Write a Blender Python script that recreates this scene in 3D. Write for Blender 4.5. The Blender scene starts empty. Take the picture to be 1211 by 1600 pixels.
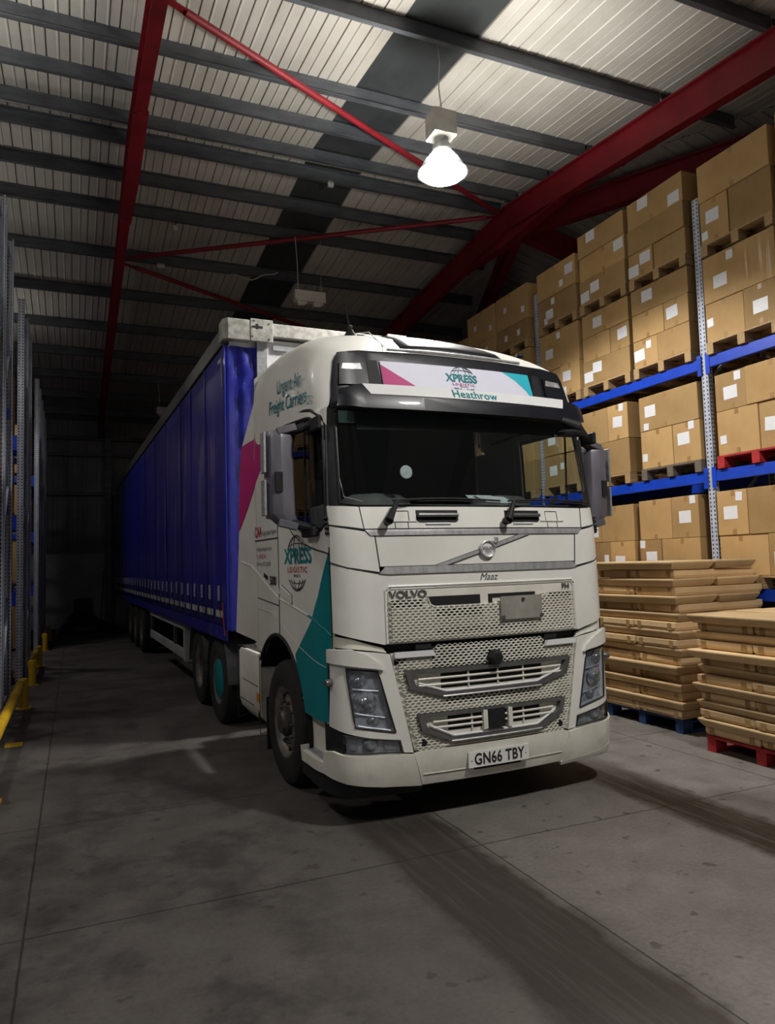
import bpy, bmesh, math, random
from mathutils import Vector, Matrix
from math import sin, cos, pi, radians, hypot
SC = bpy.context.scene
COL = SC.collection
# ------------------------------------------------------------------ camera
CAMPOS = (-2.8657, -4.7197, 1.8267)
RW = [[0.918378, 0.001332, 0.395701], [-0.39467, 0.075306, 0.915732], [-0.028578, -0.99716, 0.069685]]
cam = bpy.data.cameras.new('camera'); co = bpy.data.objects.new('camera', cam); COL.objects.link(co)
m = Matrix(RW)                      # columns: image right, image down, forward
M4 = Matrix.Identity(4)
for i in range(3):
    M4[i][0] = m[i][0]; M4[i][1] = -m[i][1]; M4[i][2] = -m[i][2]; M4[i][3] = CAMPOS[i]
co.matrix_world = M4
cam.sensor_fit = 'VERTICAL'; cam.sensor_height = 24.0; cam.lens = 1133.83 / 1600 * 24.0
cam.clip_start = 0.05; cam.clip_end = 200
SC.camera = co
# ------------------------------------------------------------------ world, exposure
SC.view_settings.view_transform = 'Standard'; SC.view_settings.look = 'None'
SC.view_settings.gamma = 1.0; SC.view_settings.exposure = 0.12; SC.view_settings.use_curve_mapping = False
W = bpy.data.worlds.new('night'); SC.world = W; W.use_nodes = True
W.node_tree.nodes['Background'].inputs[0].default_value = (0.5, 0.55, 0.75, 1)
W.node_tree.nodes['Background'].inputs[1].default_value = 0.004
LAMP_COL = (1.0, .972, .925)
#        position             down  up   wire top   (the lamps hang on a grid; only the first is in view)
LAMPS = [((1.08, 2.5, 6.35), 1000, 850, 8.08, 'bright lit bell-shaped lamp hanging on a cord above the cab'),
         ((1.10, -3.6, 6.35), 1000, 800, 7.45, 'lit bell-shaped lamp hanging straight above the camera'),
         ((-5.35, -3.6, 6.35), 270, 620, 7.45, 'lit bell-shaped lamp hanging above the left foreground'),
         ((-5.35, 2.5, 6.35), 130, 900, 8.08, 'lit bell-shaped lamp over the first aisle between the left racks'),
         ((-5.35, 7.5, 6.35), 60, 60, 8.15, 'lit bell-shaped lamp over the second aisle between the left racks'),
         ((-5.35, 12.6, 6.35), 130, 60, 7.75, 'lit bell-shaped lamp over the third aisle between the left racks')]
def point(name, loc, e, col, r=0.12, spot=None, blend=0.3, parent=None):
    l = bpy.data.lights.new(name, 'SPOT' if spot else 'POINT'); l.energy = e; l.color = col; l.shadow_soft_size = r
    if spot: l.spot_size = radians(spot); l.spot_blend = blend
    o = bpy.data.objects.new(name, l); COL.objects.link(o); o.location = loc
    if parent: o.parent = parent
    return o
# ------------------------------------------------------------------ helpers
def tag(o, label=None, cat=None, group=None, kind=None):
    if label: o['label'] = label
    if cat: o['category'] = cat
    if group: o['group'] = group
    if kind: o['kind'] = kind
    return o
def empty(name, loc=(0, 0, 0), rz=0, label=None, cat=None, group=None, parent=None):
    o = bpy.data.objects.new(name, None); COL.objects.link(o); o.location = loc; o.rotation_euler = (0, 0, rz)
    o.empty_display_size = .1
    if parent: o.parent = parent
    return tag(o, label, cat, group)
def link(name, me, mats=None, parent=None, smooth=False, angle=None):
    if mats is not None:
        if not isinstance(mats, (list, tuple)): mats = [mats]
        for mm in mats: me.materials.append(mm)
    if smooth:
        me.polygons.foreach_set('use_smooth', [True] * len(me.polygons))
        if angle: me.set_sharp_from_angle(angle=radians(angle))
    o = bpy.data.objects.new(name, me); COL.objects.link(o)
    if parent: o.parent = parent
    return o
def rotm(rx=0, ry=0, rz=0):
    return (Matrix.Rotation(rz, 3, 'Z') @ Matrix.Rotation(ry, 3, 'Y') @ Matrix.Rotation(rx, 3, 'X'))
class G:
    def __init__(s): s.v = []; s.f = []; s.mi = []; s.m = 0
    def add(s, vs, fs):
        b = len(s.v); s.v += [tuple(v) for v in vs]; s.f += [tuple(b + i for i in f) for f in fs]; s.mi += [s.m] * len(fs); return s
    def box(s, c, d, R=None):
        x, y, z = d[0] / 2, d[1] / 2, d[2] / 2
        vs = [Vector((a * x, b * y, e * z)) for e in (-1, 1) for b in (-1, 1) for a in (-1, 1)]
        if R: vs = [R @ v for v in vs]
        vs = [v + Vector(c) for v in vs]
        return s.add(vs, [(0, 2, 3, 1), (4, 5, 7, 6), (0, 1, 5, 4), (2, 6, 7, 3), (0, 4, 6, 2), (1, 3, 7, 5)])
    def bb(s, x0, x1, y0, y1, z0, z1): return s.box(((x0 + x1) / 2, (y0 + y1) / 2, (z0 + z1) / 2), (abs(x1 - x0), abs(y1 - y0), abs(z1 - z0)))
    def frame(s, p0, p1, up=(0, 0, 1)):
        a = Vector(p1) - Vector(p0); L = a.length; a.normalize(); u = Vector(up)
        if abs(a.dot(u)) > .98: u = Vector((0, 1, 0))
        x = a.cross(u).normalized(); z = x.cross(a).normalized(); return a, x, z, L
    def bar(s, p0, p1, w, h, up=(0, 0, 1)):
        a, x, z, L = s.frame(p0, p1, up); p0 = Vector(p0); p1 = Vector(p1); vs = []
        for p in (p0, p1):
            for i, j in ((-1, -1), (1, -1), (1, 1), (-1, 1)): vs.append(p + x * i * w / 2 + z * j * h / 2)
        return s.add(vs, [(0, 1, 2, 3), (7, 6, 5, 4), (0, 4, 5, 1), (1, 5, 6, 2), (2, 6, 7, 3), (3, 7, 4, 0)])
    def prof(s, p0, p1, pts, up=(0, 0, 1), closed=True):       # sweep 2-D profile (x,z) along a bar
        a, x, z, L = s.frame(p0, p1, up); n = len(pts)
        vs = [Vector(p) + x * u + z * w for p in (p0, p1) for u, w in pts]
        fs = [(i, (i + 1) % n, n + (i + 1) % n, n + i) for i in range(n if closed else n - 1)]
        return s.add(vs, fs)
    def tube(s, pts, r, n=8, caps=True):
        P = [Vector(p) for p in pts]; rr = r if isinstance(r, (list, tuple)) else [r] * len(P); vs = []; fs = []
        for i, p in enumerate(P):
            t = (P[min(i + 1, len(P) - 1)] - P[max(i - 1, 0)]).normalized()
            u = Vector((0, 0, 1)) if abs(t.z) < .9 else Vector((0, 1, 0))
            x = t.cross(u).normalized(); y = x.cross(t).normalized()
            for k in range(n):
                a = 2 * pi * k / n; vs.append(p + x * cos(a) * rr[i] + y * sin(a) * rr[i])
        for i in range(len(P) - 1):
            for k in range(n): fs.append((i * n + k, i * n + (k + 1) % n, (i + 1) * n + (k + 1) % n, (i + 1) * n + k))
        if caps: fs += [tuple(range(n))[::-1], tuple(range((len(P) - 1) * n, len(P) * n))]
        return s.add(vs, fs)
    def lathe(s, prof, c=(0, 0, 0), axis='z', n=32, a0=0, a1=2 * pi):
        vs = []; fs = []; full = abs(a1 - a0 - 2 * pi) < 1e-6; N = n if full else n + 1
        for (r, h) in prof:
            for k in range(N):
                a = a0 + (a1 - a0) * k / n; u, w = r * cos(a), r * sin(a)
                p = {'z': (u, w, h), 'x': (h, u, w), 'y': (u, h, w)}[axis]; vs.append((p[0] + c[0], p[1] + c[1], p[2] + c[2]))
        for i in range(len(prof) - 1):
            for k in range(n):
                k2 = (k + 1) % N; fs.append((i * N + k, i * N + k2, (i + 1) * N + k2, (i + 1) * N + k))
        return s.add(vs, fs)
    def mesh(s, name='mesh', bevel=0, seg=1, fix=True):
        me = bpy.data.meshes.new(name); me.from_pydata(s.v, [], s.f)
        if any(s.mi): me.polygons.foreach_set('material_index', s.mi)
        if bevel or fix:
            b = bmesh.new(); b.from_mesh(me)
            if fix: bmesh.ops.recalc_face_normals(b, faces=b.faces)
            if bevel: bmesh.ops.bevel(b, geom=[e for e in b.edges if len(e.link_faces) == 2 and e.calc_face_angle(0) > .5], offset=bevel, segments=seg, affect='EDGES', profile=.5)
            b.to_mesh(me); b.free()
        me.validate(); return me
    def build(s, name, mats, parent=None, smooth=False, bevel=0, seg=1, angle=35, fix=True):
        return link(name, s.mesh(name, bevel, seg, fix), mats, parent, smooth, angle)
def dup(o, parent=None):
    c = o.copy(); COL.objects.link(c); c.parent = parent
    for ch in o.children: dup(ch, c)
    return c
# ------------------------------------------------------------------ materials
def newmat(name):
    mt = bpy.data.materials.new(name); mt.use_nodes = True; n = mt.node_tree; return mt, n, n.nodes['Principled BSDF']
def N(n, t, **k):
    x = n.nodes.new(t)
    for a, b in k.items():
        if a.startswith('i_'): x.inputs[int(a[2:]) if a[2:].isdigit() else a[2:].replace('_', ' ')].default_value = b
        else: setattr(x, a, b)
    return x
def ramp(n, fac, stops):
    r = n.nodes.new('ShaderNodeValToRGB'); e = r.color_ramp.elements
    while len(e) < len(stops): e.new(.5)
    for x, (p, c) in zip(e, stops): x.position = p; x.color = (*c, 1) if len(c) == 3 else c
    n.links.new(fac, r.inputs[0]); return r
def coords(n, scale=(1, 1, 1), rot=(0, 0, 0), kind='Object'):
    tc = n.nodes.new('ShaderNodeTexCoord'); mp = n.nodes.new('ShaderNodeMapping'); mp.inputs['Scale'].default_value = scale; mp.inputs['Rotation'].default_value = rot
    n.links.new(tc.outputs[kind], mp.inputs[0]); return mp.outputs[0]
def mixc(n, fac, a, b, mode='MIX'):
    x = n.nodes.new('ShaderNodeMix'); x.data_type = 'RGBA'; x.blend_type = mode
    for s, i in ((fac, 0), (a, 6), (b, 7)):
        if isinstance(s, (int, float)): x.inputs[i].default_value = s
        elif isinstance(s, tuple): x.inputs[i].default_value = (*s, 1)
        else: n.links.new(s, x.inputs[i])
    return x.outputs[2]
def noise(n, co_, scale, detail=4, rough=.6):
    x = n.nodes.new('ShaderNodeTexNoise'); x.inputs['Scale'].default_value = scale; x.inputs['Detail'].default_value = detail; x.inputs['Roughness'].default_value = rough
    n.links.new(co_, x.inputs['Vector']); return x.outputs['Fac']
def bump(n, h, bsdf, strength=.3, dist=.01):
    b = n.nodes.new('ShaderNodeBump'); b.inputs['Strength'].default_value = strength; b.inputs['Distance'].default_value = dist
    n.links.new(h, b.inputs['Height']); n.links.new(b.outputs[0], bsdf.inputs['Normal'])
def plain(name, c, rough=.5, metal=0, c2=None, scale=6, stretch=(1, 1, 1), lo=.4, hi=.65, bmp=0, spec=.5, coat=0):
    mt, n, b = newmat(name); b.inputs['Roughness'].default_value = rough; b.inputs['Metallic'].default_value = metal
    b.inputs['Specular IOR Level'].default_value = spec; b.inputs['Coat Weight'].default_value = coat
    co_ = coords(n, stretch); f = noise(n, co_, scale)
    if c2 is None: c2 = tuple(x * .82 for x in c)
    r = ramp(n, f, [(lo, c), (hi, c2)]); n.links.new(r.outputs[0], b.inputs['Base Color'])
    if bmp: bump(n, f, b, bmp)
    return mt
def emit(name, c, s):
    mt, n, b = newmat(name); b.inputs['Base Color'].default_value = (*c, 1); b.inputs['Emission Color'].default_value = (*c, 1); b.inputs['Emission Strength'].default_value = s; return mt
def glassy(name, tint, gl=1.5, rough=.02, body=None, bf=0.0):
    mt, n, b = newmat(name); n.nodes.remove(b); out = n.nodes['Material Output']
    t = N(n, 'ShaderNodeBsdfTransparent'); t.inputs[0].default_value = (*tint, 1)
    g = N(n, 'ShaderNodeBsdfGlossy'); g.inputs['Roughness'].default_value = rough
    lw = N(n, 'ShaderNodeLayerWeight'); lw.inputs[0].default_value = .5; pw = N(n, 'ShaderNodeMath', operation='POWER'); pw.inputs[1].default_value = 5; n.links.new(lw.outputs['Facing'], pw.inputs[0])
    r0 = ((gl - 1) / (gl + 1)) ** 2; fr = N(n, 'ShaderNodeMath', operation='MULTIPLY_ADD'); fr.inputs[1].default_value = 1 - r0; fr.inputs[2].default_value = r0; n.links.new(pw.outputs[0], fr.inputs[0])
    mx = N(n, 'ShaderNodeMixShader'); n.links.new(fr.outputs[0], mx.inputs[0]); n.links.new(t.outputs[0], mx.inputs[1]); n.links.new(g.outputs[0], mx.inputs[2]); res = mx.outputs[0]
    if body:
        d = N(n, 'ShaderNodeBsdfDiffuse'); d.inputs[0].default_value = (*body, 1); m2 = N(n, 'ShaderNodeMixShader'); m2.inputs[0].default_value = bf
        n.links.new(res, m2.inputs[1]); n.links.new(d.outputs[0], m2.inputs[2]); res = m2.outputs[0]
    n.links.new(res, out.inputs[0]); return mt
M = {}
M['white'] = plain('cab_white_paint', (.80, .79, .74), .38, c2=(.70, .685, .63), scale=2.2, lo=.35, hi=.8, coat=.15)
M['white_dirty'] = plain('grimy_white_plastic', (.76, .74, .66), .42, c2=(.58, .55, .47), scale=3.5, lo=.4, hi=.8)
M['white_cl'] = plain('clean_white_panel', (.80, .80, .80), .3, c2=(.76, .76, .78), coat=.4)
M['sign'] = plain('lilac_white_sign_face', (.74, .74, .86), .5, c2=(.71, .72, .84), spec=.3)
M['black'] = plain('gloss_black_paint', (.008, .009, .014), .36, c2=(.013, .013, .018), spec=.35, coat=.1)
M['bplast'] = plain('matt_black_plastic', (.012, .012, .014), .6, c2=(.020, .020, .022), scale=20, spec=.3)
M['dark'] = plain('recess_black', (.006, .006, .007), .8)
M['rubber'] = plain('tyre_rubber', (.010, .010, .0105), .85, c2=(.018, .017, .016), scale=5, bmp=.1)
M['chrome'] = plain('brushed_silver_trim', (.62, .62, .63), .42, metal=.6, c2=(.46, .46, .47), scale=9, stretch=(3, 1, 1))
M['gtrim'] = plain('dark_grey_trim', (.20, .20, .20), .35, metal=.6, c2=(.15, .15, .15))
M['galv'] = plain('galvanised_steel', (.42, .43, .45), .45, metal=.55, c2=(.28, .29, .31), scale=26, lo=.4, hi=.7)
M['mirror_grey'] = plain('mirror_cover_silver_grey', (.20, .19, .225), .38, metal=.35, c2=(.15, .145, .17), scale=8, stretch=(1, 1, .4))
M['teal'] = plain('teal_vinyl', (.0, .205, .235), .5, c2=(.0, .185, .21), spec=.3)
M['magenta'] = plain('magenta_vinyl', (.50, .012, .18), .5, c2=(.44, .012, .16), spec=.3)
M['cyan'] = plain('cyan_vinyl', (.03, .50, .62), .5, c2=(.03, .46, .58), spec=.3)
M['ink'] = plain('black_print', (.015, .015, .017), .5)
M['inkred'] = plain('red_print', (.42, .03, .05), .5)
M['inkgrey'] = plain('grey_print', (.10, .14, .15), .5)
M['gap'] = plain('panel_gap_black', (.02, .02, .018), .7)
M['crease'] = plain('panel_crease_shade', (.58, .56, .50), .35)  # darkened cab white, puts the shade of creases into the colour
M['rim'] = plain('silver_wheel_rim', (.42, .41, .38), .35, metal=.75, c2=(.25, .23, .20), scale=9)
M['hubd'] = plain('oily_dark_steel', (.06, .055, .05), .45, metal=.5, c2=(.12, .11, .10), scale=14)
M['orange'] = plain('amber_reflector', (.75, .26, .02), .25)
M['plate'] = plain('number_plate_white', (.80, .80, .78), .3, c2=(.72, .72, .70))
M['dash'] = plain('dashboard_grey', (.12, .125, .13), .6, c2=(.075, .075, .08))
M['cloth'] = plain('dark_cab_fabric', (.02, .022, .028), .9)
M['paper'] = plain('white_paper', (.72, .76, .80), .7, c2=(.58, .62, .68), scale=30)
M['lampglass'] = glassy('lamp_lens', (.9, .92, .95), 1.5, .05)
M['reflector'] = plain('lamp_reflector', (.75, .75, .76), .22, metal=.6, c2=(.30, .30, .31), scale=26, lo=.4, hi=.55)
M['lampbody'] = plain('lamp_inner_grey', (.42, .42, .43), .3, c2=(.66, .66, .67), scale=16, lo=.45, hi=.6, metal=.4)
M['screen'] = glassy('windscreen_glass', (.74, .80, .78), 1.5, .01, body=(.35, .40, .40), bf=.012)
M['sideglass'] = glassy('side_window_glass', (.70, .76, .75), 1.45, .01)
M['blue'] = plain('blue_curtain_vinyl', (.006, .010, .27), .34, c2=(.004, .008, .20), scale=1.2, lo=.3, hi=.75, coat=.25)
M['bluel'] = plain('paler_blue_curtain', (.008, .03, .42), .4)
M['alu'] = plain('weathered_aluminium', (.46, .45, .42), .45, metal=.35, c2=(.28, .27, .24), scale=14, bmp=.05)
M['bulk'] = plain('bulkhead_white', (.68, .68, .70), .4)
M['tape'] = plain('white_reflective_tape', (.42, .42, .42), .4, c2=(.45, .45, .44), scale=30)
M['chassis'] = plain('chassis_grey_paint', (.10, .10, .11), .6, c2=(.06, .06, .065), scale=9)
M['strap'] = plain('grey_webbing_strap', (.34, .35, .40), .7, c2=(.24, .25, .30), scale=40)
# cardboard
def cardboard(name, c, c2, fl=True):
    mt, n, b = newmat(name); b.inputs['Roughness'].default_value = .78; b.inputs['Specular IOR Level'].default_value = .25
    oi = N(n, 'ShaderNodeObjectInfo'); co_ = coords(n); f = noise(n, co_, 2.3, 3); f2 = noise(n, coords(n, (1, 1, 26)), 5, 2)
    r = ramp(n, f, [(.3, c), (.75, c2)]); v = N(n, 'ShaderNodeHueSaturation'); n.links.new(r.outputs[0], v.inputs['Color'])
    mr = N(n, 'ShaderNodeMapRange'); mr.inputs[3].default_value = .68; mr.inputs[4].default_value = 1.10; n.links.new(oi.outputs['Random'], mr.inputs[0]); n.links.new(mr.outputs[0], v.inputs['Value'])
    n.links.new(v.outputs[0], b.inputs['Base Color']); bump(n, f2, b, .12, .003); return mt
M['card'] = cardboard('cardboard', (.50, .325, .145), (.40, .25, .105))
M['card2'] = cardboard('pale_cardboard', (.70, .50, .28), (.54, .37, .19))
M['tapeb'] = plain('brown_parcel_tape', (.37, .22, .085), .35, c2=(.31, .18, .07))
M['label'] = plain('white_shipping_label', (.78, .79, .82), .5, c2=(.66, .67, .72), scale=60, stretch=(1, 1, 3))
M['wood'] = plain('pallet_softwood', (.46, .31, .15), .75, c2=(.26, .17, .085), scale=6, stretch=(.6, 6, 12), bmp=.1)
M['woodgrey'] = plain('weathered_grey_pallet_wood', (.17, .14, .11), .85, c2=(.09, .075, .06), scale=6, stretch=(.6, 6, 12))
M['woodred'] = plain('red_painted_pallet', (.42, .02, .022), .6, c2=(.26, .012, .014), scale=8)
M['woodblue'] = plain('blue_painted_pallet', (.015, .05, .16), .7, c2=(.01, .03, .10), scale=8)
M['rackblue'] = plain('rack_beam_blue', (.008, .055, .52), .42, c2=(.006, .045, .42), scale=5)
M['rackgalv'] = plain('rack_upright_galvanised', (.48, .52, .62), .42, metal=.45, c2=(.36, .40, .50), scale=18, stretch=(1, 1, .3))
M['yellow'] = plain('yellow_barrier_paint', (.68, .42, .015), .42, c2=(.45, .27, .02), scale=7, lo=.45, hi=.8)
M['redsteel'] = plain('red_oxide_steel', (.27, .010, .020), .55, c2=(.20, .008, .015), scale=2)
M['purlin'] = plain('dull_galvanised_purlin', (.13, .135, .15), .5, metal=.35, c2=(.085, .09, .10), scale=9, stretch=(.25, 1, 1))
M['roof'] = plain('cream_roof_sheet', (.56, .52, .47), .55, c2=(.49, .45, .40), scale=1.1)
M['rooflight'] = plain('unlit_rooflight_sheet', (.055, .06, .062), .35, c2=(.04, .043, .045), scale=1.4)
M['wall'] = plain('grey_wall_cladding', (.30, .30, .31), .6, c2=(.24, .24, .25), scale=1.2)
M['block'] = plain('white_painted_blockwork', (.52, .52, .54), .7, c2=(.42, .42, .44), scale=2)
M['fixture'] = plain('cream_fixture_plastic', (.62, .60, .54), .45)
M['cable'] = plain('white_cable', (.60, .60, .58), .5)
M['bag'] = plain('black_sheet_plastic', (.012, .012, .016), .38, c2=(.022, .022, .026), scale=8, bmp=.4)
M['wrap'] = glassy('stretch_wrap', (.985, .985, .985), 1.12, .12)
M['rag_blue'] = plain('blue_air_hose', (.05, .12, .55), .4); M['rag_red'] = plain('red_air_hose', (.55, .03, .04), .4)
# floor: worn concrete with tyre tracks, joints and oil stains
mt, n, b = newmat('worn_concrete'); M['floor'] = mt
co_ = coords(n); sx = N(n, 'ShaderNodeSeparateXYZ'); n.links.new(co_, sx.inputs[0])
big = noise(n, co_, .55, 5, .65); mid = noise(n, co_, 2.6, 6, .7); fine = noise(n, co_, 38, 3, .6)
base = ramp(n, big, [(.28, (.110, .100, .091)), (.72, (.195, .180, .160))]).outputs[0]
base = mixc(n, .35, base, ramp(n, mid, [(.35, (.070, .063, .057)), (.68, (.235, .218, .195))]).outputs[0])
base = mixc(n, .18, base, ramp(n, fine, [(.3, (.03, .028, .026)), (.7, (.24, .225, .205))]).outputs[0])
def math_(op, a, b_=None, c=None, clamp=False):
    x = N(n, 'ShaderNodeMath', operation=op); x.use_clamp = clamp
    for i, s in enumerate((a, b_, c)):
        if s is None: continue
        if isinstance(s, (int, float)): x.inputs[i].default_value = s
        else: n.links.new(s, x.inputs[i])
    return x.outputs[0]
def strip(axis, c, w, soft, wob=.0):          # 1 inside |v-c|<w
    v = sx.outputs[axis]
    if wob: v = math_('ADD', v, math_('MULTIPLY', math_('SUBTRACT', mid, .5), wob))
    d = math_('ABSOLUTE', math_('SUBTRACT', v, c))
    return math_('DIVIDE', math_('SUBTRACT', w + soft, d), soft, clamp=True)
def mul(a, b_): return math_('MULTIPLY', a, b_)
gate = math_('DIVIDE', math_('SUBTRACT', .9, sx.outputs[1]), 1.0, clamp=True)
streak = noise(n, coords(n, (26, 1.1, 1)), 1.0, 5, .65); strf = ramp(n, streak, [(.35, (0, 0, 0)), (.58, (1, 1, 1))]).outputs[0]
tr = math_('ADD', mul(strip(0, -.80, .25, .10, .25), gate), mul(strip(0, 1.24, .17, .12, .22), gate), clamp=True)
tr = mul(tr, math_('ADD', mul(strf, .40), .60)); trk = math_('MULTIPLY', tr, 1.15, clamp=True)
base = mixc(n, trk, base, (.030, .023, .014))
oil = noise(n, coords(n, (1, 1, 1)), 1.15, 7, .72); left = math_('DIVIDE', math_('SUBTRACT', -.45, sx.outputs[0]), 1.6, clamp=True)
oilm = mul(ramp(n, oil, [(.47, (0, 0, 0)), (.60, (1, 1, 1))]).outputs[0], math_('ADD', mul(left, .62), .10))
base = mixc(n, oilm, base, (.024, .021, .019))
spot = noise(n, co_, 7.5, 2, .5); spm = mul(ramp(n, spot, [(.66, (0, 0, 0)), (.70, (1, 1, 1))]).outputs[0], .55)
base = mixc(n, spm, base, (.03, .027, .022))
left_tone = mul(math_('DIVIDE', math_('SUBTRACT', -.30, sx.outputs[0]), .35, clamp=True), .52)  # concrete colour evenly darker across the left side
base = mixc(n, left_tone, base, (.046, .038, .038))
jn = math_('MAXIMUM', strip(0, -.46, .004, .004, .012), strip(1, -.52, .004, .004, .03))
for a, c in ((1, 1.2), (1, 5.6), (1, 10.2), (0, -3.1), (0, 2.3), (1, -3.1)): jn = math_('MAXIMUM', jn, strip(a, c, .004, .004, .014))
base = mixc(n, mul(jn, .75), base, (.014, .012, .011))
n.links.new(base, b.inputs['Base Color'])
rr = ramp(n, mid, [(.3, (.50, .50, .50)), (.7, (.74, .74, .74))]).outputs[0]; n.links.new(rr, b.inputs['Roughness']); b.inputs['Specular IOR Level'].default_value = .35
bump(n, math_('SUBTRACT', mul(fine, .5), jn), b, .25, .006)

M['shade'] = glassy('acrylic_lamp_shade', (.62, .64, .64), 1.45, .2, body=(.30, .34, .36), bf=.05)
# ------------------------------------------------------------------ setting: floor, walls, roof
ZR = lambda y: 8.24 - .1 * abs(y - 6.13)
def struct(o): o['kind'] = 'structure'; return o
struct(G().bb(-14.2, 10.6, -9.2, 21.6, -.2, 0).build('floor', M['floor']))
def hip_y(x): return 6.13 - (x - 4.45) * 2.52 if x > 4.45 else 6.13
def sheet_profile(x0, x1, pitch=.27):
    out = []; k = 0; n = int(round((x1 - x0) / pitch)); p = (x1 - x0) / max(n, 1)
    for i in range(n):
        a = x0 + i * p
        out += [(a, 0), (a + .003, .035), (a + .017, .035), (a + .020, 0), (a + p * .48, 0), (a + p * .52, -.010), (a + p * .57, -.010), (a + p * .61, 0)]
    out.append((x1, 0)); return out
def roof_sheet(name, x0, x1, near, mat):
    g = G(); P = sheet_profile(x0, x1) if name == 'ceiling' else [(x0 + (x1 - x0) * i / 8, .01 + .004 * (i % 2)) for i in range(9)]; vs = []; ye = -9.2 if near else 21.6
    for x, dz in P:
        yr = hip_y(x) if near else 6.13 + (6.13 - hip_y(x))
        for y in (yr, ye): vs.append((x, y, ZR(y) + .205 + dz))
    n = len(P); g.add(vs, [(2 * i, 2 * i + 1, 2 * i + 3, 2 * i + 2) for i in range(n - 1)])
    return struct(g.build(name, mat, fix=False))
roof_sheet('ceiling', -14.1, .6, True, M['roof']); roof_sheet('ceiling', .6 + .97, 10.45, True, M['roof'])
roof_sheet('ceiling', -14.1, .6, False, M['roof']); roof_sheet('ceiling', .6 + .97, 10.45, False, M['roof'])
roof_sheet('window_1', .6, 1.57, False, M['rooflight']); roof_sheet('window_2', .6, 1.57, True, M['rooflight'])
g = G(); P = sheet_profile(-9.2, 21.6); vs = []
for y, dz in P:
    xs = 4.45 + abs(y - 6.13) / 2.52
    for x in (xs, 10.6): vs.append((x, y, 8.44 - .252 * (x - 4.45) + dz))
g.add(vs, [(2 * i, 2 * i + 1, 2 * i + 3, 2 * i + 2) for i in range(len(P) - 1)]); struct(g.build('ceiling', M['roof'], fix=False))
g = G().bb(-14, 4.36, 6.04, 6.22, 8.395, 8.42); struct(g.build('trim_1', M['fixture']))     # ridge closer strip
# walls
def clad(name, x0, x1, y, z0, z1, axis):
    g = G(); P = sheet_profile(x0, x1, .3); vs = []
    for a, d in P:
        for z in (z0, z1): vs.append((a, y - d, z) if axis == 'y' else (y - d, a, z))
    g.add(vs, [(2 * i, 2 * i + 1, 2 * i + 3, 2 * i + 2) for i in range(len(P) - 1)]); return struct(g.build(name, M['wall'], fix=False))
clad('wall_far', -14.1, 10.6, 21.55, 0, 7.1, 'y'); clad('wall_near', -14.1, 10.6, -9.15, 0, 7.1, 'y')
clad('wall_left', -9.2, 21.6, -14, 0, 8.6, 'x'); clad('wall_right', -9.2, 21.6, 10.55, 0, 7.2, 'x')
struct(G().bb(-14, -1.95, 21.2, 21.5, 0, 2.4).build('trim_2', M['block']))
for z in (4.42, 5.73, 6.28): struct(G().bb(-14, 10.5, 21.35, 21.5, z - .06, z + .06).build('trim_3', M['purlin']))
for x in (-8.6, -1.85, 4.5):
    g = G(); g.bb(x - .1, x + .1, 21.0, 21.02, 0, 6.6); g.bb(x - .1, x + .1, 21.28, 21.3, 0, 6.6); g.bb(x - .006, x + .006, 21.02, 21.28, 0, 6.6)
    tag(g.build('steel_column', M['purlin']), 'dark steel column at far end wall ' + {-8.6: 'behind the left racks', -1.85: 'standing left of the trailer tail', 4.5: 'hidden behind the trailer tail'}[x], 'column')
# rafters
def ibeam(g, p0, p1, w, h, t=.02):
    g.bar(p0, p1, w, t); a = Vector((0, 0, h / 2)); 
    g.v = g.v  # keep
def rafter(x, label, ext=0):
    root = empty('roof_rafter', (x, 6.13, 0), label=label, cat='roof beam')
    for sg, ye, nm in ((-1, -9.1, 'near_half'), (1, 21.3, 'far_half')):
        g = G(); z0 = ZR(6.13); z1 = ZR(ye); dy = ye - 6.13
        for dz, w, h in ((-.012, .15, .02), (-.45, .15, .02), (-.23, .012, .44)):
            g.bar((0, 0, z0 + dz), (0, dy, z1 + dz), w, h)
        # haunch at the apex
        g.add([(-.006, 0, z0 - .72), (.006, 0, z0 - .72), (-.006, sg * 1.6, ZR(6.13 + sg * 1.6) - .45), (.006, sg * 1.6, ZR(6.13 + sg * 1.6) - .45), (-.006, 0, z0 - .4), (.006, 0, z0 - .4)], [(0, 2, 4), (1, 3, 5), (0, 1, 3, 2)])
        g.bar((0, 0, z0 - .73), (0, sg * 1.6, ZR(6.13 + sg * 1.6) - .46), .19, .016)
        g.build(nm, M['redsteel'], root)
    g = G()
    g.bar((0, 0, ZR(6.13) - .73), (0, 0, ZR(6.13)), .19, .03, up=(1, 0, 0)); g.build('apex_plate', M['redsteel'], root)
    for yy in (1.55, -1.55):
        g = G(); z = ZR(6.13 + yy) - .47
        g.box((0, yy, z), (.17, .10, .04)); [g.box((dx, yy, z - .02), (.03, .03, .06)) for dx in (-.07, .07)]
        g.build('splice_bolt_cluster', M['redsteel'], root)
    return root
rafter(-2.10, 'narrow red roof rafter running up above the gap left of the lorry')
rafter(4.37, 'big red roof rafter running down towards the right-hand racking')
rafter(-8.6, 'red roof rafter above the aisle behind the left racks')
# hip beams
for (p1, nm) in (((10.4, -9.0, 6.9), 'dark red hip beam rising from the right racks to the roof apex'), ((10.4, 21.2, 6.9), 'dark hip beam falling away from the roof apex to the far corner'), ((10.4, 6.13, 6.72), 'short red rafter falling from the roof apex behind the stacked cartons')):
    g = G(); p0 = Vector((4.6, 6.13, 8.1)); p1 = Vector(p1)
    for dz, w, h in ((-.01, .18, .02), (-.4, .18, .02), (-.2, .012, .4)): g.bar(p0 + Vector((0, 0, dz)), p1 + Vector((0, 0, dz)), w, h)
    tag(g.build('hip_beam', M['redsteel']), nm, 'roof beam')
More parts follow.
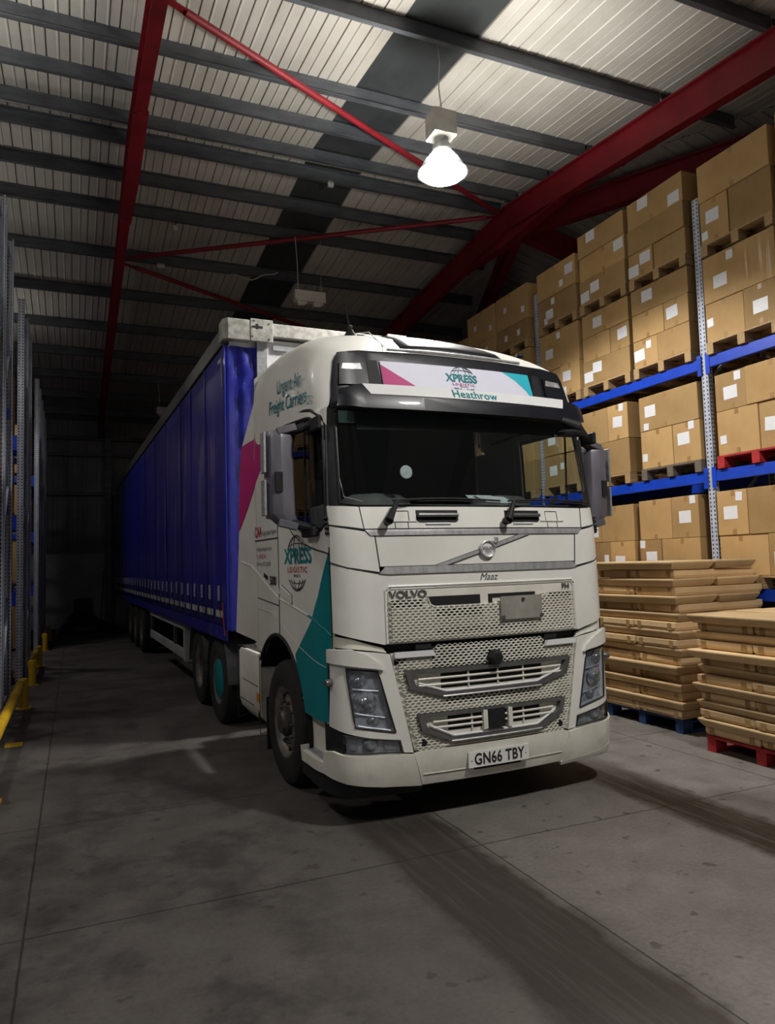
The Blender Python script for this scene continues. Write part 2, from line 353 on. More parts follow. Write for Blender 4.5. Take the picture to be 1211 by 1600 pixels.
# purlins
ORD = ['first', 'second', 'third', 'fourth', 'fifth', 'sixth', 'seventh', 'eighth', 'ninth', 'tenth', 'eleventh', 'twelfth', 'thirteenth', 'fourteenth', 'fifteenth', 'sixteenth', 'seventeenth', 'eighteenth']
def purlin(y, label):
    z = ZR(y); xe = 4.42 + max(0, abs(y - 6.13) - .3) / 2.52
    root = empty('roof_purlin', (0, y, z), label=label, cat='roof purlin', group='dark steel purlins under the roof sheets')
    for (xa, xb) in ((-12.9, -8.62), (-8.58, -2.12), (-2.08, 4.40), (4.44, xe)):
        if xb - xa < .3: continue
        g = G(); s = 1 if y < 6.13 else -1
        pts = [(-.03, 0), (.035, 0), (.035, .02), (.005, .012), (-.0, .2), (-.07, .2), (-.07, .18), (-.012, .188), (-.005, .015), (-.03, .015)]
        pts = [(u * s, w) for u, w in pts]
        g.prof((xa, 0, 0), (xb, 0, 0), pts); g.build('purlin_length', M['purlin'], root)
near = [5.86, 4.93, 3.96, 2.40, .70, -1.0, -2.7, -4.4]; far = [6.40, 7.34, 8.30, 9.90, 11.6, 13.4, 15.1, 16.8, 18.5, 20.2]
for i, y in enumerate(near): purlin(y, 'dark steel roof purlin, %s from the ridge on the near roof slope' % ORD[i])
for i, y in enumerate(far): purlin(y, 'dark steel roof purlin, %s from the ridge on the far roof slope' % ORD[i])
# braces
def brace(x0, y0, x1, y1, label):
    p0 = Vector((x0, y0, ZR(y0) - .10)); p1 = Vector((x1, y1, ZR(y1) - .10)); d = (p1 - p0).normalized()
    root = empty('roof_brace', p0, label=label, cat='roof brace')
    G().tube([d * .25, p1 - p0 - d * .25], .043, 12).build('brace_tube', M['redsteel'], root, smooth=True)
    for a, b_ in ((Vector((0, 0, 0)), d * .34), (p1 - p0, p1 - p0 - d * .34)): G().bar(a, b_, .09, .012).build('end_plate', M['redsteel'], root)
brace(-2.0, 9.65, 4.3, 6.28, 'thin red tube brace crossing just below the far roof slope towards the apex')
brace(-2.0, 9.85, 4.3, 12.8, 'thin red tube brace dropping away to the right above the trailer roof')
brace(-2.0, 2.78, 4.3, 6.24, 'red tube brace crossing the near roof slope behind the lit lamp')
# ------------------------------------------------------------------ racking
mt, n, b = newmat('perforated_upright'); M['perf'] = mt; b.inputs['Roughness'].default_value = .42; b.inputs['Metallic'].default_value = .1
co_ = coords(n); sx = N(n, 'ShaderNodeSeparateXYZ'); n.links.new(co_, sx.inputs[0])
fz = math_('ABSOLUTE', math_('SUBTRACT', math_('FRACT', math_('DIVIDE', sx.outputs[2], .05)), .5)); hz = math_('LESS_THAN', fz, .23)
hy = math_('LESS_THAN', math_('ABSOLUTE', math_('SUBTRACT', math_('ABSOLUTE', sx.outputs[1]), .027)), .0085)
hx = math_('LESS_THAN', math_('ABSOLUTE', math_('SUBTRACT', math_('ABSOLUTE', sx.outputs[0]), .012)), .007)
geo = N(n, 'ShaderNodeNewGeometry'); sn = N(n, 'ShaderNodeSeparateXYZ'); tcn = N(n, 'ShaderNodeTexCoord'); n.links.new(tcn.outputs['Normal'], sn.inputs[0])
isx = math_('GREATER_THAN', math_('ABSOLUTE', sn.outputs[0]), .7)
hole = math_('MULTIPLY', hz, math_('ADD', math_('MULTIPLY', hy, isx), math_('MULTIPLY', hx, math_('SUBTRACT', 1.0, isx))))
f = noise(n, coords(n, (1, 1, .3)), 18); r_ = ramp(n, f, [(.4, (.50, .53, .62)), (.65, (.36, .40, .50))]).outputs[0]
n.links.new(mixc(n, hole, r_, (.006, .006, .008)), b.inputs['Base Color'])
UPM = {}
def upright_mesh(h, cx):                    # open channel 0.10 wide (y) x 0.07 deep (x)
    if (h, cx) not in UPM:
        g = G(); t = .003; s = cx
        g.bb(-.035 * s, -.035 * s + t * s, -.05, .05, 0, h); g.bb(-.035 * s, .035 * s, -.05, -.05 + t, 0, h); g.bb(-.035 * s, .035 * s, .05 - t, .05, 0, h)
        g.bb(.035 * s, .035 * s - t * s, -.05, -.03, 0, h); g.bb(.035 * s, .035 * s - t * s, .03, .05, 0, h)
        UPM[(h, cx)] = g.mesh('upright'); UPM[(h, cx)].materials.append(M['perf'])
    return UPM[(h, cx)]
def rack_frame(x, y, h, depth, label, group):          # x = face towards the aisle, depth signed away from it
    s = 1 if depth > 0 else -1
    root = empty('rack_frame', (x, y, 0), label=label, cat='rack frame', group=group)
    for xx, c in ((.035 * s, s), (depth - .035 * s, -s)):
        o = bpy.data.objects.new('upright', upright_mesh(h, c)); COL.objects.link(o); o.parent = root; o.location = (xx, 0, .006)
        G().box((xx, 0, .003), (.13, .14, .006)).build('foot_plate', M['rackgalv'], root)
    z = .3; k = 0
    while z + .9 < h:
        a, b2 = (.06 * s, depth - .06 * s) if k % 2 == 0 else (depth - .06 * s, .06 * s)
        G().bar((a, 0, z), (b2, 0, z + .9), .03, .03).build('brace', M['rackgalv'], root); z += .9; k += 1
    for z in (.2, h - .25): G().bar((.06 * s, 0, z), (depth - .06 * s, 0, z), .03, .03).build('brace', M['rackgalv'], root)
    return root
def rack_beam(x, y0, y1, zt, label, group, s=1):
    root = empty('rack_beam', (x, y0, zt), label=label, cat='rack beam', group=group); L = y1 - y0
    g = G(); g.prof((0, .02, -.07), (0, L - .02, -.07), [(-.025, -.065), (.025, -.065), (.025, .065), (-.025, .065)]); g.build('beam', M['rackblue'], root, bevel=.004)
    for yy in (.0, L): G().box((-.028 * s, yy + (.012 if yy == 0 else -.012), -.085), (.008, .06, .25)).build('end_connector', M['rackblue'], root)
    return root
RX = 4.10; YF = [-1.70, 1.65, 5.0, 8.35, 11.7, 15.05]
pos = ['beyond the right edge of the view', 'nearest one in view', 'second one in view, rising behind the cab roof', 'far one behind the cab roof', 'farther one hidden by the lorry', 'last one at the far end']
for y, p in zip(YF, pos): rack_frame(RX, y, 6.15, 1.1, 'perforated galvanised frame of the right racking, %s' % p, 'frames of the right racking')
bayn = ['nearest bay at the right edge', 'middle bay right of the cab', 'third bay behind the cab', 'fourth bay behind the trailer', 'last bay']
for i in range(5):
    for zt, ln in ((1.42, 'low'), (2.81, 'middle'), (4.18, 'top')):
        rack_beam(RX + .012, YF[i] + .05, YF[i + 1] - .05, zt, 'blue front shelf beam, %s level, %s' % (ln, bayn[i]), 'blue beams of the right racking')
        rack_beam(RX + 1.09, YF[i] + .05, YF[i + 1] - .05, zt, 'blue rear shelf beam, %s level, %s' % (ln, bayn[i]), 'blue beams of the right racking', -1)
# pallets
PM = {}
def pallet(x0, y0, z0, dx, dy, mat, label, group=None, rz=0):        # face of three blocks looks to -x
    key = (round(dx, 2), round(dy, 2))
    if key not in PM:
        g = G()
        for i in range(5):
            w = .13 if i in (0, 4) else .10; xx = w / 2 + (dx - w) * i / 4; g.bb(xx - w / 2, xx + w / 2, 0, dy, .122, .144)
        for k in range(3):
            w = .10; yy = w / 2 + (dy - w) * k / 2; g.bb(0, dx, yy - w / 2, yy + w / 2, .100, .122)
        bl = G().box((0, 0, .061), (.14, .10, .078))
        bt = G(); bt.bb(0, dx, -.05, .05, 0, .022)
        PM[key] = (g.mesh('top_deck', .002), bl.mesh('block', .002), bt.mesh('bottom_board', .002))
    ms = PM[key]; mm = M[mat]
    def inst(nm, me, parent, loc):
        o = bpy.data.objects.new(nm, me); COL.objects.link(o); o.parent = parent; o.location = loc
        if not me.materials: me.materials.append(mm)
        o.material_slots[0].link = 'OBJECT'; o.material_slots[0].material = mm; return o
    r = inst('pallet', ms[0], None, (x0, y0, z0)); r.rotation_euler = (0, 0, rz); tag(r, label, 'pallet', group)
    for k in range(3):
        yy = .05 + (dy - .1) * k / 2; inst('bottom_board', ms[2], r, (0, yy, 0)); [inst('block', ms[1], r, (.07 + (dx - .14) * i / 2, yy, 0)) for i in range(3)]
    return r
# cartons
CM = {}; LBL = {}
def carton_mesh(dx, dy, dz):
    k = (round(dx, 2), round(dy, 2), round(dz, 2))
    if k not in CM:
        g = G().bb(0, dx, 0, dy, 0, dz); CM[k] = g.mesh('carton', .006, 2); CM[k].materials.append(M['card'])
    return CM[k]
rnd = random.Random(7)
def carton(x0, y0, z0, dx, dy, dz, labels, label, group, tape=True):
    o = bpy.data.objects.new('cardboard_carton', carton_mesh(dx, dy, dz)); COL.objects.link(o)
    o.location = (x0 + rnd.uniform(-.012, .012), y0, z0); o.rotation_euler = (0, 0, rnd.uniform(-.008, .008)); tag(o, label, 'cardboard box', group)
    if tape:
        ty = dy * rnd.choice((.45, .5, .55))
        for zz in (.0, dz - .07): G().bb(-.0015, .0005, ty - .026, ty + .026, zz + .004, zz + .066).build('tape', M['tapeb'], o)
    for (fy, fz, w, h) in labels:          # fy measured from the left as seen from the aisle
        G().box((-.0022, dy * (1 - fy), dz * fz), (.002, w, h), rotm(rnd.uniform(-.06, .06), 0, 0)).build('shipping_label', M['label'], o)
    return o
BIG = (.19, .15); SM = (.09, .10)
def L(fy, fz, s='b'): w, h = BIG if s == 'b' else SM; return (fy, fz, w, h)
def load(y0, y1, z0, rows, where, group, pal='wood', x0=4.07, depth=1.12, wrap=False, palh=.144):
    """rows from the bottom: (height, [(fraction of the width from the left, [labels])...])"""
    dy = y1 - y0
    pallet(x0 - .02, y0, z0, depth + .06, dy, pal, '%s pallet, %s' % ({'wood': 'pale wooden', 'woodgrey': 'weathered grey', 'woodred': 'red'}[pal], where), 'pallets on the right racking')
    z = z0 + palh + .003; nr = len(rows)
    rn = {1: ['only'], 2: ['bottom', 'top'], 3: ['bottom', 'middle', 'top']}[nr]
    for (h, cs), nm in zip(rows, rn):
        yl = y1; n_ = len(cs)
        for i, (fr, lb) in enumerate(cs):
            w = dy * fr - .008; side = '' if n_ == 1 else (' left' if i == 0 else ' right')
            d = 'with %s label%s' % ({1: 'one', 2: 'two', 3: 'three'}[len(lb)], '' if len(lb) == 1 else 's') if lb else 'without labels'
            carton(x0, yl - w - .004, z, depth, w, h - .004, lb, 'carton %s, %s%s, %s' % (d, nm, side, where), group)
            yl -= dy * fr
        z += h
    if wrap:
        g = G(); n_ = 40; zb = z0 + .16; top = z
        vs = []; fs = []; ring = []
        for i in range(n_ + 1): ring.append((x0 - .012 - .006 * rnd.random(), y1 + .012 - (dy + .024) * i / n_))
        for i in range(10): ring.append((x0 + depth * (i + 1) / 10, y0 - .014 - .004 * rnd.random()))
        K = 9
        for (a, b2) in ring:
            for k in range(K): vs.append((a - .005 * rnd.random(), b2 - .002 * rnd.random(), zb + (top - zb) * k / (K - 1)))
        for i in range(len(ring) - 1):
            for k in range(K - 1): fs.append((i * K + k, (i + 1) * K + k, (i + 1) * K + k + 1, i * K + k + 1))
        g.add(vs, fs); tag(g.build('stretch_wrap', M['wrap'], smooth=True), 'clear stretch film round cartons, %s' % where, 'stretch wrap', 'film wraps on the right racking')
T1 = 4.183; T2 = 5.40
GT = 'cartons stacked on the top shelf'; GM = 'cartons on the middle shelf'; GL = 'cartons on the low shelf'
# top shelf, middle bay: near (right), middle, far (left)
load(1.80, 2.79, T1, [(.36, [(.45, [L(.25, .45), L(.65, .75, 's')]), (.55, [])]), (.36, [(.58, []), (.42, [L(.35, .55)])]), (.34, [(1, [L(.3, .6)])])], 'top shelf left of near post, lower tier', GT, wrap=True)
load(1.80, 2.79, T2, [(.34, [(.45, [L(.2, .3), L(.7, .65)]), (.55, [])]), (.34, [(1, [])]), (.38, [(1, [L(.3, .75), L(.85, .25)])])], 'top shelf left of near post, upper tier', GT, wrap=True)
load(2.86, 3.84, T1, [(.36, [(1, [L(.12, .35), L(.32, .65)])]), (.36, [(.6, []), (.4, [L(.65, .6)])]), (.34, [(1, [L(.35, .5)])])], 'middle of the top shelf, lower tier', GT)
load(2.86, 3.84, T2, [(.36, [(1, [L(.12, .3), L(.35, .55)])]), (.36, [(1, [L(.88, .7)])]), (.34, [(1, [L(.3, .75)])])], 'middle of the top shelf, upper tier', GT)
load(3.92, 4.90, T1, [(.46, [(.52, []), (.48, [L(.35, .6), (.2, .15, .09, .10)])]), (.60, [(1, [L(.25, .45, 'b'), L(.5, .85, 's')])])], 'top shelf above cab corner, lower tier', GT)
load(3.92, 4.90, T2, [(.42, [(1, [L(.3, .35), L(.2, .15, 's'), L(.4, .8, 's')])]), (.46, [(1, [L(.85, .6), L(.65, .25, 's')])])], 'top shelf above cab corner, upper tier', GT)
# top shelf nearest bay
load(.58, 1.56, T1, [(.46, [(.55, [L(.12, .5, 's')]), (.45, [L(.5, .45)])]), (.56, [(1, [L(.25, .4), L(.4, .85, 's')])])], 'top shelf right of near post, lower tier', GT, wrap=True)
load(.58, 1.56, T2 - .03, [(.52, [(.42, [L(.45, .6), L(.15, .2, 's')]), (.58, [])]), (.46, [(1, [])])], 'top shelf right of near post, upper tier', GT, wrap=True)
load(-.50, .50, T1, [(.50, [(.5, [L(.5, .5)]), (.5, [])]), (.54, [(1, [L(.3, .5)])])], 'top shelf at right edge, lower tier', GT)
load(-.50, .50, T2, [(.50, [(1, [L(.5, .5)])]), (.50, [(1, [])])], 'top shelf at right edge, upper tier', GT)
# top shelf farther bays
far_h = [(5.20, .95), (6.24, .95), (7.28, .62), (8.5, .95), (9.54, .8), (10.58, .9), (11.85, .7), (12.9, .9)]
for k, (yy, hh) in enumerate(far_h):
    wh = ORD[k] + ' past second post'
    load(yy, yy + .98, T1, [(.5, [(.5, [L(.4, .5)]), (.5, [])]), (.52, [(1, [L(.3, .5), L(.7, .2, 's')])])], 'top shelf, %s, lower tier' % wh, GT)
    load(yy, yy + .98, T1 + 1.172, [(.36, [(1, [L(.3, .5, 's'), L(.7, .5, 's')])]), (hh - .36, [(1, [L(.3, .55, 's'), L(.85, .3, 's')])])], 'top shelf, %s, upper tier' % wh, GT)
# middle shelf
MZ = 2.813
load(2.96, 3.94, MZ, [(.48, [(1, [L(.2, .45), L(.35, .85, 's')])]), (.50, [(.58, []), (.42, [L(.5, .5), L(.7, .88, 's')])])], 'middle shelf beside the cab', GM)
load(1.74, 2.74, MZ, [(.50, [(.56, [L(.12, .3, 's')]), (.44, [L(.4, .6), L(.7, .9, 's')])]), (.46, [(1, [L(.2, .55), (.12, .12, .09, .09)])])], 'middle shelf left of near post', GM, 'woodgrey')
load(.46, 1.50, MZ, [(.52, [(.55, [L(.15, .35, 's')]), (.45, [L(.35, .5)])]), (.44, [(.42, [L(.5, .45), L(.75, .85, 's')]), (.58, [])])], 'middle shelf right of near post', GM, 'woodred', wrap=True)
load(-.6, .40, MZ, [(.52, [(1, [L(.3, .5)])]), (.46, [(1, [])])], 'middle shelf at right edge', GM)
for k, yy in enumerate((4.0, 5.20, 6.24, 7.28, 8.5, 9.54)):
    load(yy, yy + .92, MZ, [(.48, [(1, [L(.25, .5), L(.5, .6, 's')])]), (.48, [(.5, [L(.5, .5), L(.8, .8, 's')]), (.5, [])])], 'middle shelf, %s column behind the cab' % ORD[k], GM)
# low shelf
LZ = 1.423
load(2.95, 3.92, LZ, [(.46, [(.5, [L(.8, .5, 's')]), (.5, [L(.4, .4)])]), (.50, [(.3, [L(.5, .3)]), (.7, [])])], 'low shelf beside the cab', GL, wrap=True)
load(1.84, 2.86, LZ, [(.46, [(.38, [L(.55, .5), (.15, .88, .09, .1)]), (.62, [])]), (.52, [(.57, []), (.43, [L(.5, .5), L(.8, .9, 's')])])], 'low shelf left of near post', GL, wrap=True)
load(.50, 1.56, LZ, [(.46, [(.62, [L(.12, .2, 's')]), (.38, [L(.4, .4)])]), (.52, [(.40, [L(.45, .5), L(.75, .85, 's')]), (.60, [])])], 'low shelf right of near post', GL)
load(-.6, .42, LZ, [(.46, [(1, [L(.2, .4)])]), (.52, [(1, [])])], 'low shelf at right edge', GL)
load(4.0, 4.92, LZ, [(.46, [(1, [L(.2, .4)])]), (.52, [(1, [])])], 'low shelf behind the cab corner', GL)
# flat-packed cardboard bundles on floor pallets
def bundle(x0, y0, z0, dx, dy, dz, lip, label, group):
    g = G(); o = .028 if lip else .0; t = dz
    b0 = [(0, 0), (dx, 0), (dx, dy), (0, dy)]
    def ring(off, z, sag=0): return [(x + (-off if x == 0 else off), y + (-off if y == 0 else off), z) for x, y in b0]
    vs = ring(-.012, 0) + ring(o * .3, t * .35) + ring(o, t * .8) + ring(o * .9, t)
    fs = [(0, 3, 2, 1), (12, 13, 14, 15)] + [(4 * r + k, 4 * r + (k + 1) % 4, 4 * r + 4 + (k + 1) % 4, 4 * r + 4 + k) for r in range(3) for k in range(4)]
    g.add(vs, fs); me = g.mesh('bundle', .004)
    ob = link('cardboard_bundle', me, M['card2']); ob.location = (x0, y0, z0); ob.rotation_euler = (rnd.uniform(-.006, .006), rnd.uniform(-.006, .006), rnd.uniform(-.022, .022)); tag(ob, label, 'cardboard bundle', group)
    if not lip:
        n_ = 2 if dy > .9 else 1
        for yy in ((.08, dy - .08) if n_ == 1 else (.12, dy / 2, dy - .12)):
            G().box((-.003, yy, t * .5), (.002, .05, t * .86)).build('tape', M['tapeb'], ob)
        if dx < .75:
            for xx in (.08, dx - .08): G().box((xx, -.003, t * .5), (.05, .002, t * .86)).build('tape', M['tapeb'], ob)
    return ob
def bundle_stack(x0, y0, dx, dy, z0, z1, n_, pal, where, group, seed, rz=0):
    global rnd
    rnd = random.Random(seed)
    pallet(x0 + .02, y0 + .03, 0, dx - .04, dy - .06, pal, {'woodblue': 'dark blue', 'woodred': 'red', 'woodgrey': 'weathered grey'}[pal] + ' floor pallet under the ' + where, 'pallets standing on the floor')
    h = (z1 - z0) / n_
    for k in range(n_):
        z = z0 + h * k; sx_ = rnd.uniform(-.045, .03) - (.02 if k % 4 == 1 else 0); lv = ('top' if k == n_ - 1 else 'bottom' if k == 0 else ORD[n_ - 1 - k] + ' from the top'); hh = h - .004
        if k % 2 == 0:
            for j, sd in ((0, 'right'), (1, 'left')):
                bundle(x0 + sx_ + rnd.uniform(-.012, .012), y0 + j * dy / 2 + .004, z, dx, dy / 2 - .012, hh, False, 'taped cardboard bundle, %s layer, %s half, %s' % (lv, sd, where), group)
        else:
            for j, sd in ((0, 'front'), (1, 'back')):
                bundle(x0 + sx_ + j * dx / 2, y0 + rnd.uniform(-.02, .02), z, dx / 2 - .062, dy, hh, True, 'splayed cardboard bundle, %s layer, %s half, %s' % (lv, sd, where), group)
bundle_stack(2.80, .99, 1.22, 1.22, .148, 1.76, 18, 'woodblue', 'tall stack beside cab', 'bundles in the tall stack beside the cab', 11)
bundle_stack(2.52, -.74, 1.22, 1.22, .148, 1.27, 14, 'woodred', 'stack at right edge', 'bundles in the stack on the red pallet', 23)
bundle_stack(2.95, 2.48, 1.10, 1.15, .148, 1.74, 16, 'woodgrey', 'stack half hidden by cab', 'bundles in the stack half hidden by the cab', 31)
rnd = random.Random(5)
# left racking: back-to-back rows running away to the left, their end frames along the lane
def cross_frame(x, y0, depth, h, label):
    root = empty('rack_frame', (x, y0, 0), label=label, cat='rack frame', group='end frames of the left rack rows')
    for yy, rz in ((.035, pi / 2), (depth - .035, -pi / 2)):
        o = bpy.data.objects.new('upright', upright_mesh(h, 1)); COL.objects.link(o); o.parent = root; o.location = (0, yy, .006); o.rotation_euler = (0, 0, rz)
        G().box((0, yy, .003), (.14, .13, .006)).build('foot_plate', M['rackgalv'], root)
    z = .3; k = 0
    while z + .9 < h:
        a, b2 = (.06, depth - .06) if k % 2 == 0 else (depth - .06, .06)
        G().bar((0, a, z), (0, b2, z + .9), .03, .03).build('brace', M['rackgalv'], root); z += .9; k += 1
    for z in (.2, h - .25): G().bar((0, .06, z), (0, depth - .06, z), .03, .03).build('brace', M['rackgalv'], root)
def cross_beam(x0, x1, y, zt, label):
    root = empty('rack_beam', (x0, y, zt), label=label, cat='rack beam', group='blue beams of the left rack rows')
    G().bb(-.05, x1 - x0 + .05, -.025, .025, -.13, 0).build('beam', M['rackblue'], root, bevel=.004)
    for xx in (.03, x1 - x0 - .03): G().box((-xx if 0 else xx, -.03 if 0 else 0, -.085), (.06, .062, .25)).build('end_connector', M['rackblue'], root)
LX = -3.70
ROWS = [(-1.40, 'row added unseen beside the camera'), (3.95, 'row behind the nearest guard rail'), (8.68, 'row behind the middle guard rail'), (14.25, 'row behind the farthest guard rail'), (18.0, 'row at the end wall')]  # first row is out of view, added to shape the floor shadows
for r_, (y0, rn_) in enumerate(ROWS):
    for h_, (yy, hn) in enumerate(((y0, 'near'), (y0 + 1.30, 'far'))):
        if r_ == 4 and h_: continue
        for c_, cn in enumerate(('lane end', 'second', 'third')):
            cross_frame(LX - 2.8 * c_, yy, 1.1, 6.45, '%s frame, %s half, rack %s' % (cn if c_ else 'lane-end', hn, rn_))
        for c_ in range(2):
            for zt, ln in ((1.50, 'low'), (2.75, 'middle'), (4.08, 'high')):
                for q_, fy in (('front', yy + .035), ('rear', yy + 1.065)):
                    cross_beam(LX - 2.8 * (c_ + 1) + .05, LX - 2.8 * c_ - .05, fy, zt, '%s %s beam, %s bay, %s half, rack %s' % (ln, q_, ('first', 'second')[c_], hn, rn_))
for r_, rn_ in ((1, 'row behind the nearest guard rail'), (2, 'row behind the middle guard rail'), (3, 'row behind the farthest guard rail')):  # mostly hidden loads, added to block light towards the trailer
    for c_, cn in ((0, 'lane end'), (1, 'second place')):
        for z, ln, hh in ((0, 'floor', 1.05), (1.5, 'low shelf', .95), (2.75, 'middle shelf', 1.0), (4.08, 'high shelf', 1.1)):
            if r_ == 3 and c_: continue
            x_ = -4.85 - 1.25 * c_; yy = ROWS[r_][0] + .03; nm = '%s, %s, %s' % (ln, cn, rn_)
            pallet(x_, yy, z + .003 if z else 0, 1.0, 1.04, 'wood', 'wooden pallet added as light block, ' + nm, 'pallets on the left racking')
            carton(x_ + .02, yy + .01, z + .15, .96, 1.02, hh, [], 'plain carton added as light block, ' + nm, 'cartons on the left racking', False)
# yellow guard rails
def guard(y0, y1, label):
    root = empty('guard_rail', (-3.50, y0, 0), label=label, cat='barrier', group='yellow guard rails along the left racking'); Lg = y1 - y0
    for yy in (0, Lg):
        G().lathe([(.0, .41), (.05, .40), (.057, .38), (.057, .01), (.0, .01)], (0, yy, 0), n=20).build('post', M['yellow'], root, smooth=True)
        G().box((0, yy, .006), (.19, .17, .012)).build('base_plate', M['yellow'], root)
    G().tube([(-.03, 0, .345), (-.03, Lg, .345)], .052, 14).build('rail', M['yellow'], root, smooth=True)
guard(2.0, 6.4, 'nearest yellow guard rail at the left edge by the racking')
guard(8.62, 11.12, 'middle yellow guard rail along the left racking')
guard(14.2, 16.9, 'farthest yellow guard rail by the left racking')
tag(G().box((-3.46, 4.12, .006), (.17, .15, .012)).build('floor_plate', M['yellow']), 'bare yellow base plate on the concrete at the left edge', 'base plate')
# pile by the end wall
def lump(name, c, r, seed, mat, label, cat):
    rr = random.Random(seed); b_ = bmesh.new(); bmesh.ops.create_icosphere(b_, subdivisions=4, radius=1)
    offs = [(Vector((rr.gauss(0, 1), rr.gauss(0, 1), rr.gauss(0, 1))).normalized(), rr.uniform(.06, .25)) for _ in range(26)]
    for v in b_.verts:
        k = 1 + sum(a * max(0, v.co.normalized().dot(d)) ** 10 for d, a in offs); v.co = Vector((v.co.x * r[0] * k, v.co.y * r[1] * k, max(-.0, v.co.z) * r[2] * k))
    me = bpy.data.meshes.new(name); b_.to_mesh(me); b_.free(); o = link(name, me, mat, smooth=True); o.location = c; return tag(o, label, cat)
lump('plastic_sheet_heap', (-2.60, 19.4, 0.002), (.75, .6, .42), 3, M['bag'], 'black crumpled plastic sheet heap on the floor before the white end wall', 'rubbish heap')
tag(G().bb(-2.9, -2.35, 20.75, 21.05, 0, .95).build('waste_bin', M['bag'], bevel=.02), 'dark square bin behind the black heap at the end wall', 'bin')
r = empty('long_broom', (-2.12, 20.6, .0), label='dark long-handled broom leaning against the white end wall', cat='broom')
G().tube([(.02, -.02, .1), (.14, .55, 1.85)], .016, 8).build('handle', M['bplast'], r, smooth=True); G().box((.02, 0, .06), (.40, .08, .11)).build('broom_head', M['bplast'], r)
# ------------------------------------------------------------------ lamps
def high_bay(loc, label, e, up, wire_top, lit=True):
    root = empty('high_bay_lamp', loc, label=label, cat='ceiling lamp', group='high bay lamps')
    bx, by, bz = loc
    g = G(); g.bb(-.145, .145, -.13, .13, .42, .72); g.build('ballast_housing', M['fixture'], root, bevel=.012)
    g = G(); g.lathe([(.0, .42), (.085, .42), (.085, .36), (.11, .33), (.12, .24), (.0, .24)], n=24); g.build('lamp_neck', M['teal_cap'], root, smooth=True)
    g = G(); g.lathe([(.12, .26), (.16, .20), (.235, .08), (.285, 0), (.30, -.005), (.292, .005), (.245, .08), (.168, .21)], n=40); g.build('reflector', M['shade'], root, smooth=True)
    g = G(); g.lathe([(.282, -.0), (.24, -.035), (.16, -.058), (.0, -.066)], n=40); g.build('diffuser', M['lit'], root, smooth=True)
    zt = wire_top - bz
    g = G(); g.tube([(0, 0, .72), (.012, 0, .8), (-.012, .0, zt * .6), (.01, 0, zt * .8), (-.03, 0, zt)], .008, 6); g.build('cord', M['cable'], root, smooth=True)
    point('lamp_light', (0, 0, -.12), e, LAMP_COL, .24, spot=144, blend=.30, parent=root)
    if up:
        ul = point('lamp_uplight', (0, 0, .10), up, LAMP_COL, .12, spot=150, blend=.5, parent=root); ul.rotation_euler = (pi, 0, 0)
M['teal_cap'] = plain('lamp_neck_grey', (.50, .52, .52), .4)
M['lit'] = emit('lit_lamp_glass', (1.0, .97, .90), 22.0)
for lc, e_, u_, zt_, lb_ in LAMPS: high_bay(lc, lb_, e_, u_, zt_)
def fixture(loc, w, label, zt):
    root = empty('emergency_light', loc, label=label, cat='emergency light'); g = G(); g.bb(-w / 2, w / 2, -.09, .09, 0, .20); g.build('housing', M['fixture'], root, bevel=.008)
    for s in (-1, 1): G().box((s * w * .26, 0, -.02), (w * .3, .12, .05)).build('lamp_head', M['fixture'], root, bevel=.008); G().box((s * w * .26, 0, -.05), (w * .2, .08, .012)).build('lens', M['plate'], root)
    g = G(); g.tube([(-w * .35, 0, .2), (-w * .35, .03, (zt - loc[2]) * .6), (-w * .42, 0, zt - loc[2])], .009, 6); g.tube([(w * .4, 0, .2), (w * .4, 0, zt - loc[2])], .004, 5); g.build('cable', M['cable'], root)
fixture((1.16, 8.0, 6.72), .60, 'cream box-shaped emergency light hanging above the trailer front', 7.95)
fixture((-.42, 16.8, 6.28), .60, 'small dim emergency light hanging far back above the trailer', 7.2)
g = G(); g.lathe([(0, -.06), (.05, -.05), (.06, 0), (.05, .03), (0, .03)], (0, 0, 0)); o = g.build('smoke_detector', M['fixture'], smooth=True); o.location = (-1.24, 8.28, ZR(8.28) - .12); tag(o, 'white round smoke detector hanging by a red bracket from a purlin', 'smoke detector')
G().tube([(-.06, 0, .14), (0, 0, .02), (.06, 0, .14)], .012, 6).build('bracket', M['redsteel'], o)
tag(G().box((-1.31, 9.87, ZR(9.87) - .04), (.16, .08, .09)).build('cable_clamp', M['fixture'], bevel=.02), 'small pale clamp fixed under a far purlin right of the narrow rafter', 'clamp')
tag(G().box((1.07, 6.40, ZR(6.4) - .02), (.10, .06, .10)).build('junction_box', M['fixture'], bevel=.008), 'small square white junction box on the ridge purlin', 'junction box')
pts = [(.05 + .85 * t, 9.7 - .5 * t + .06 * sin(9 * t), ZR(9.5) - .12 - .14 * sin(pi * t) + .04 * sin(11 * t)) for t in [i / 14 for i in range(15)]]
tag(G().tube(pts, .012, 6).build('loose_cable', M['cable'], smooth=True), 'loose white cable sagging below a far purlin', 'cable')
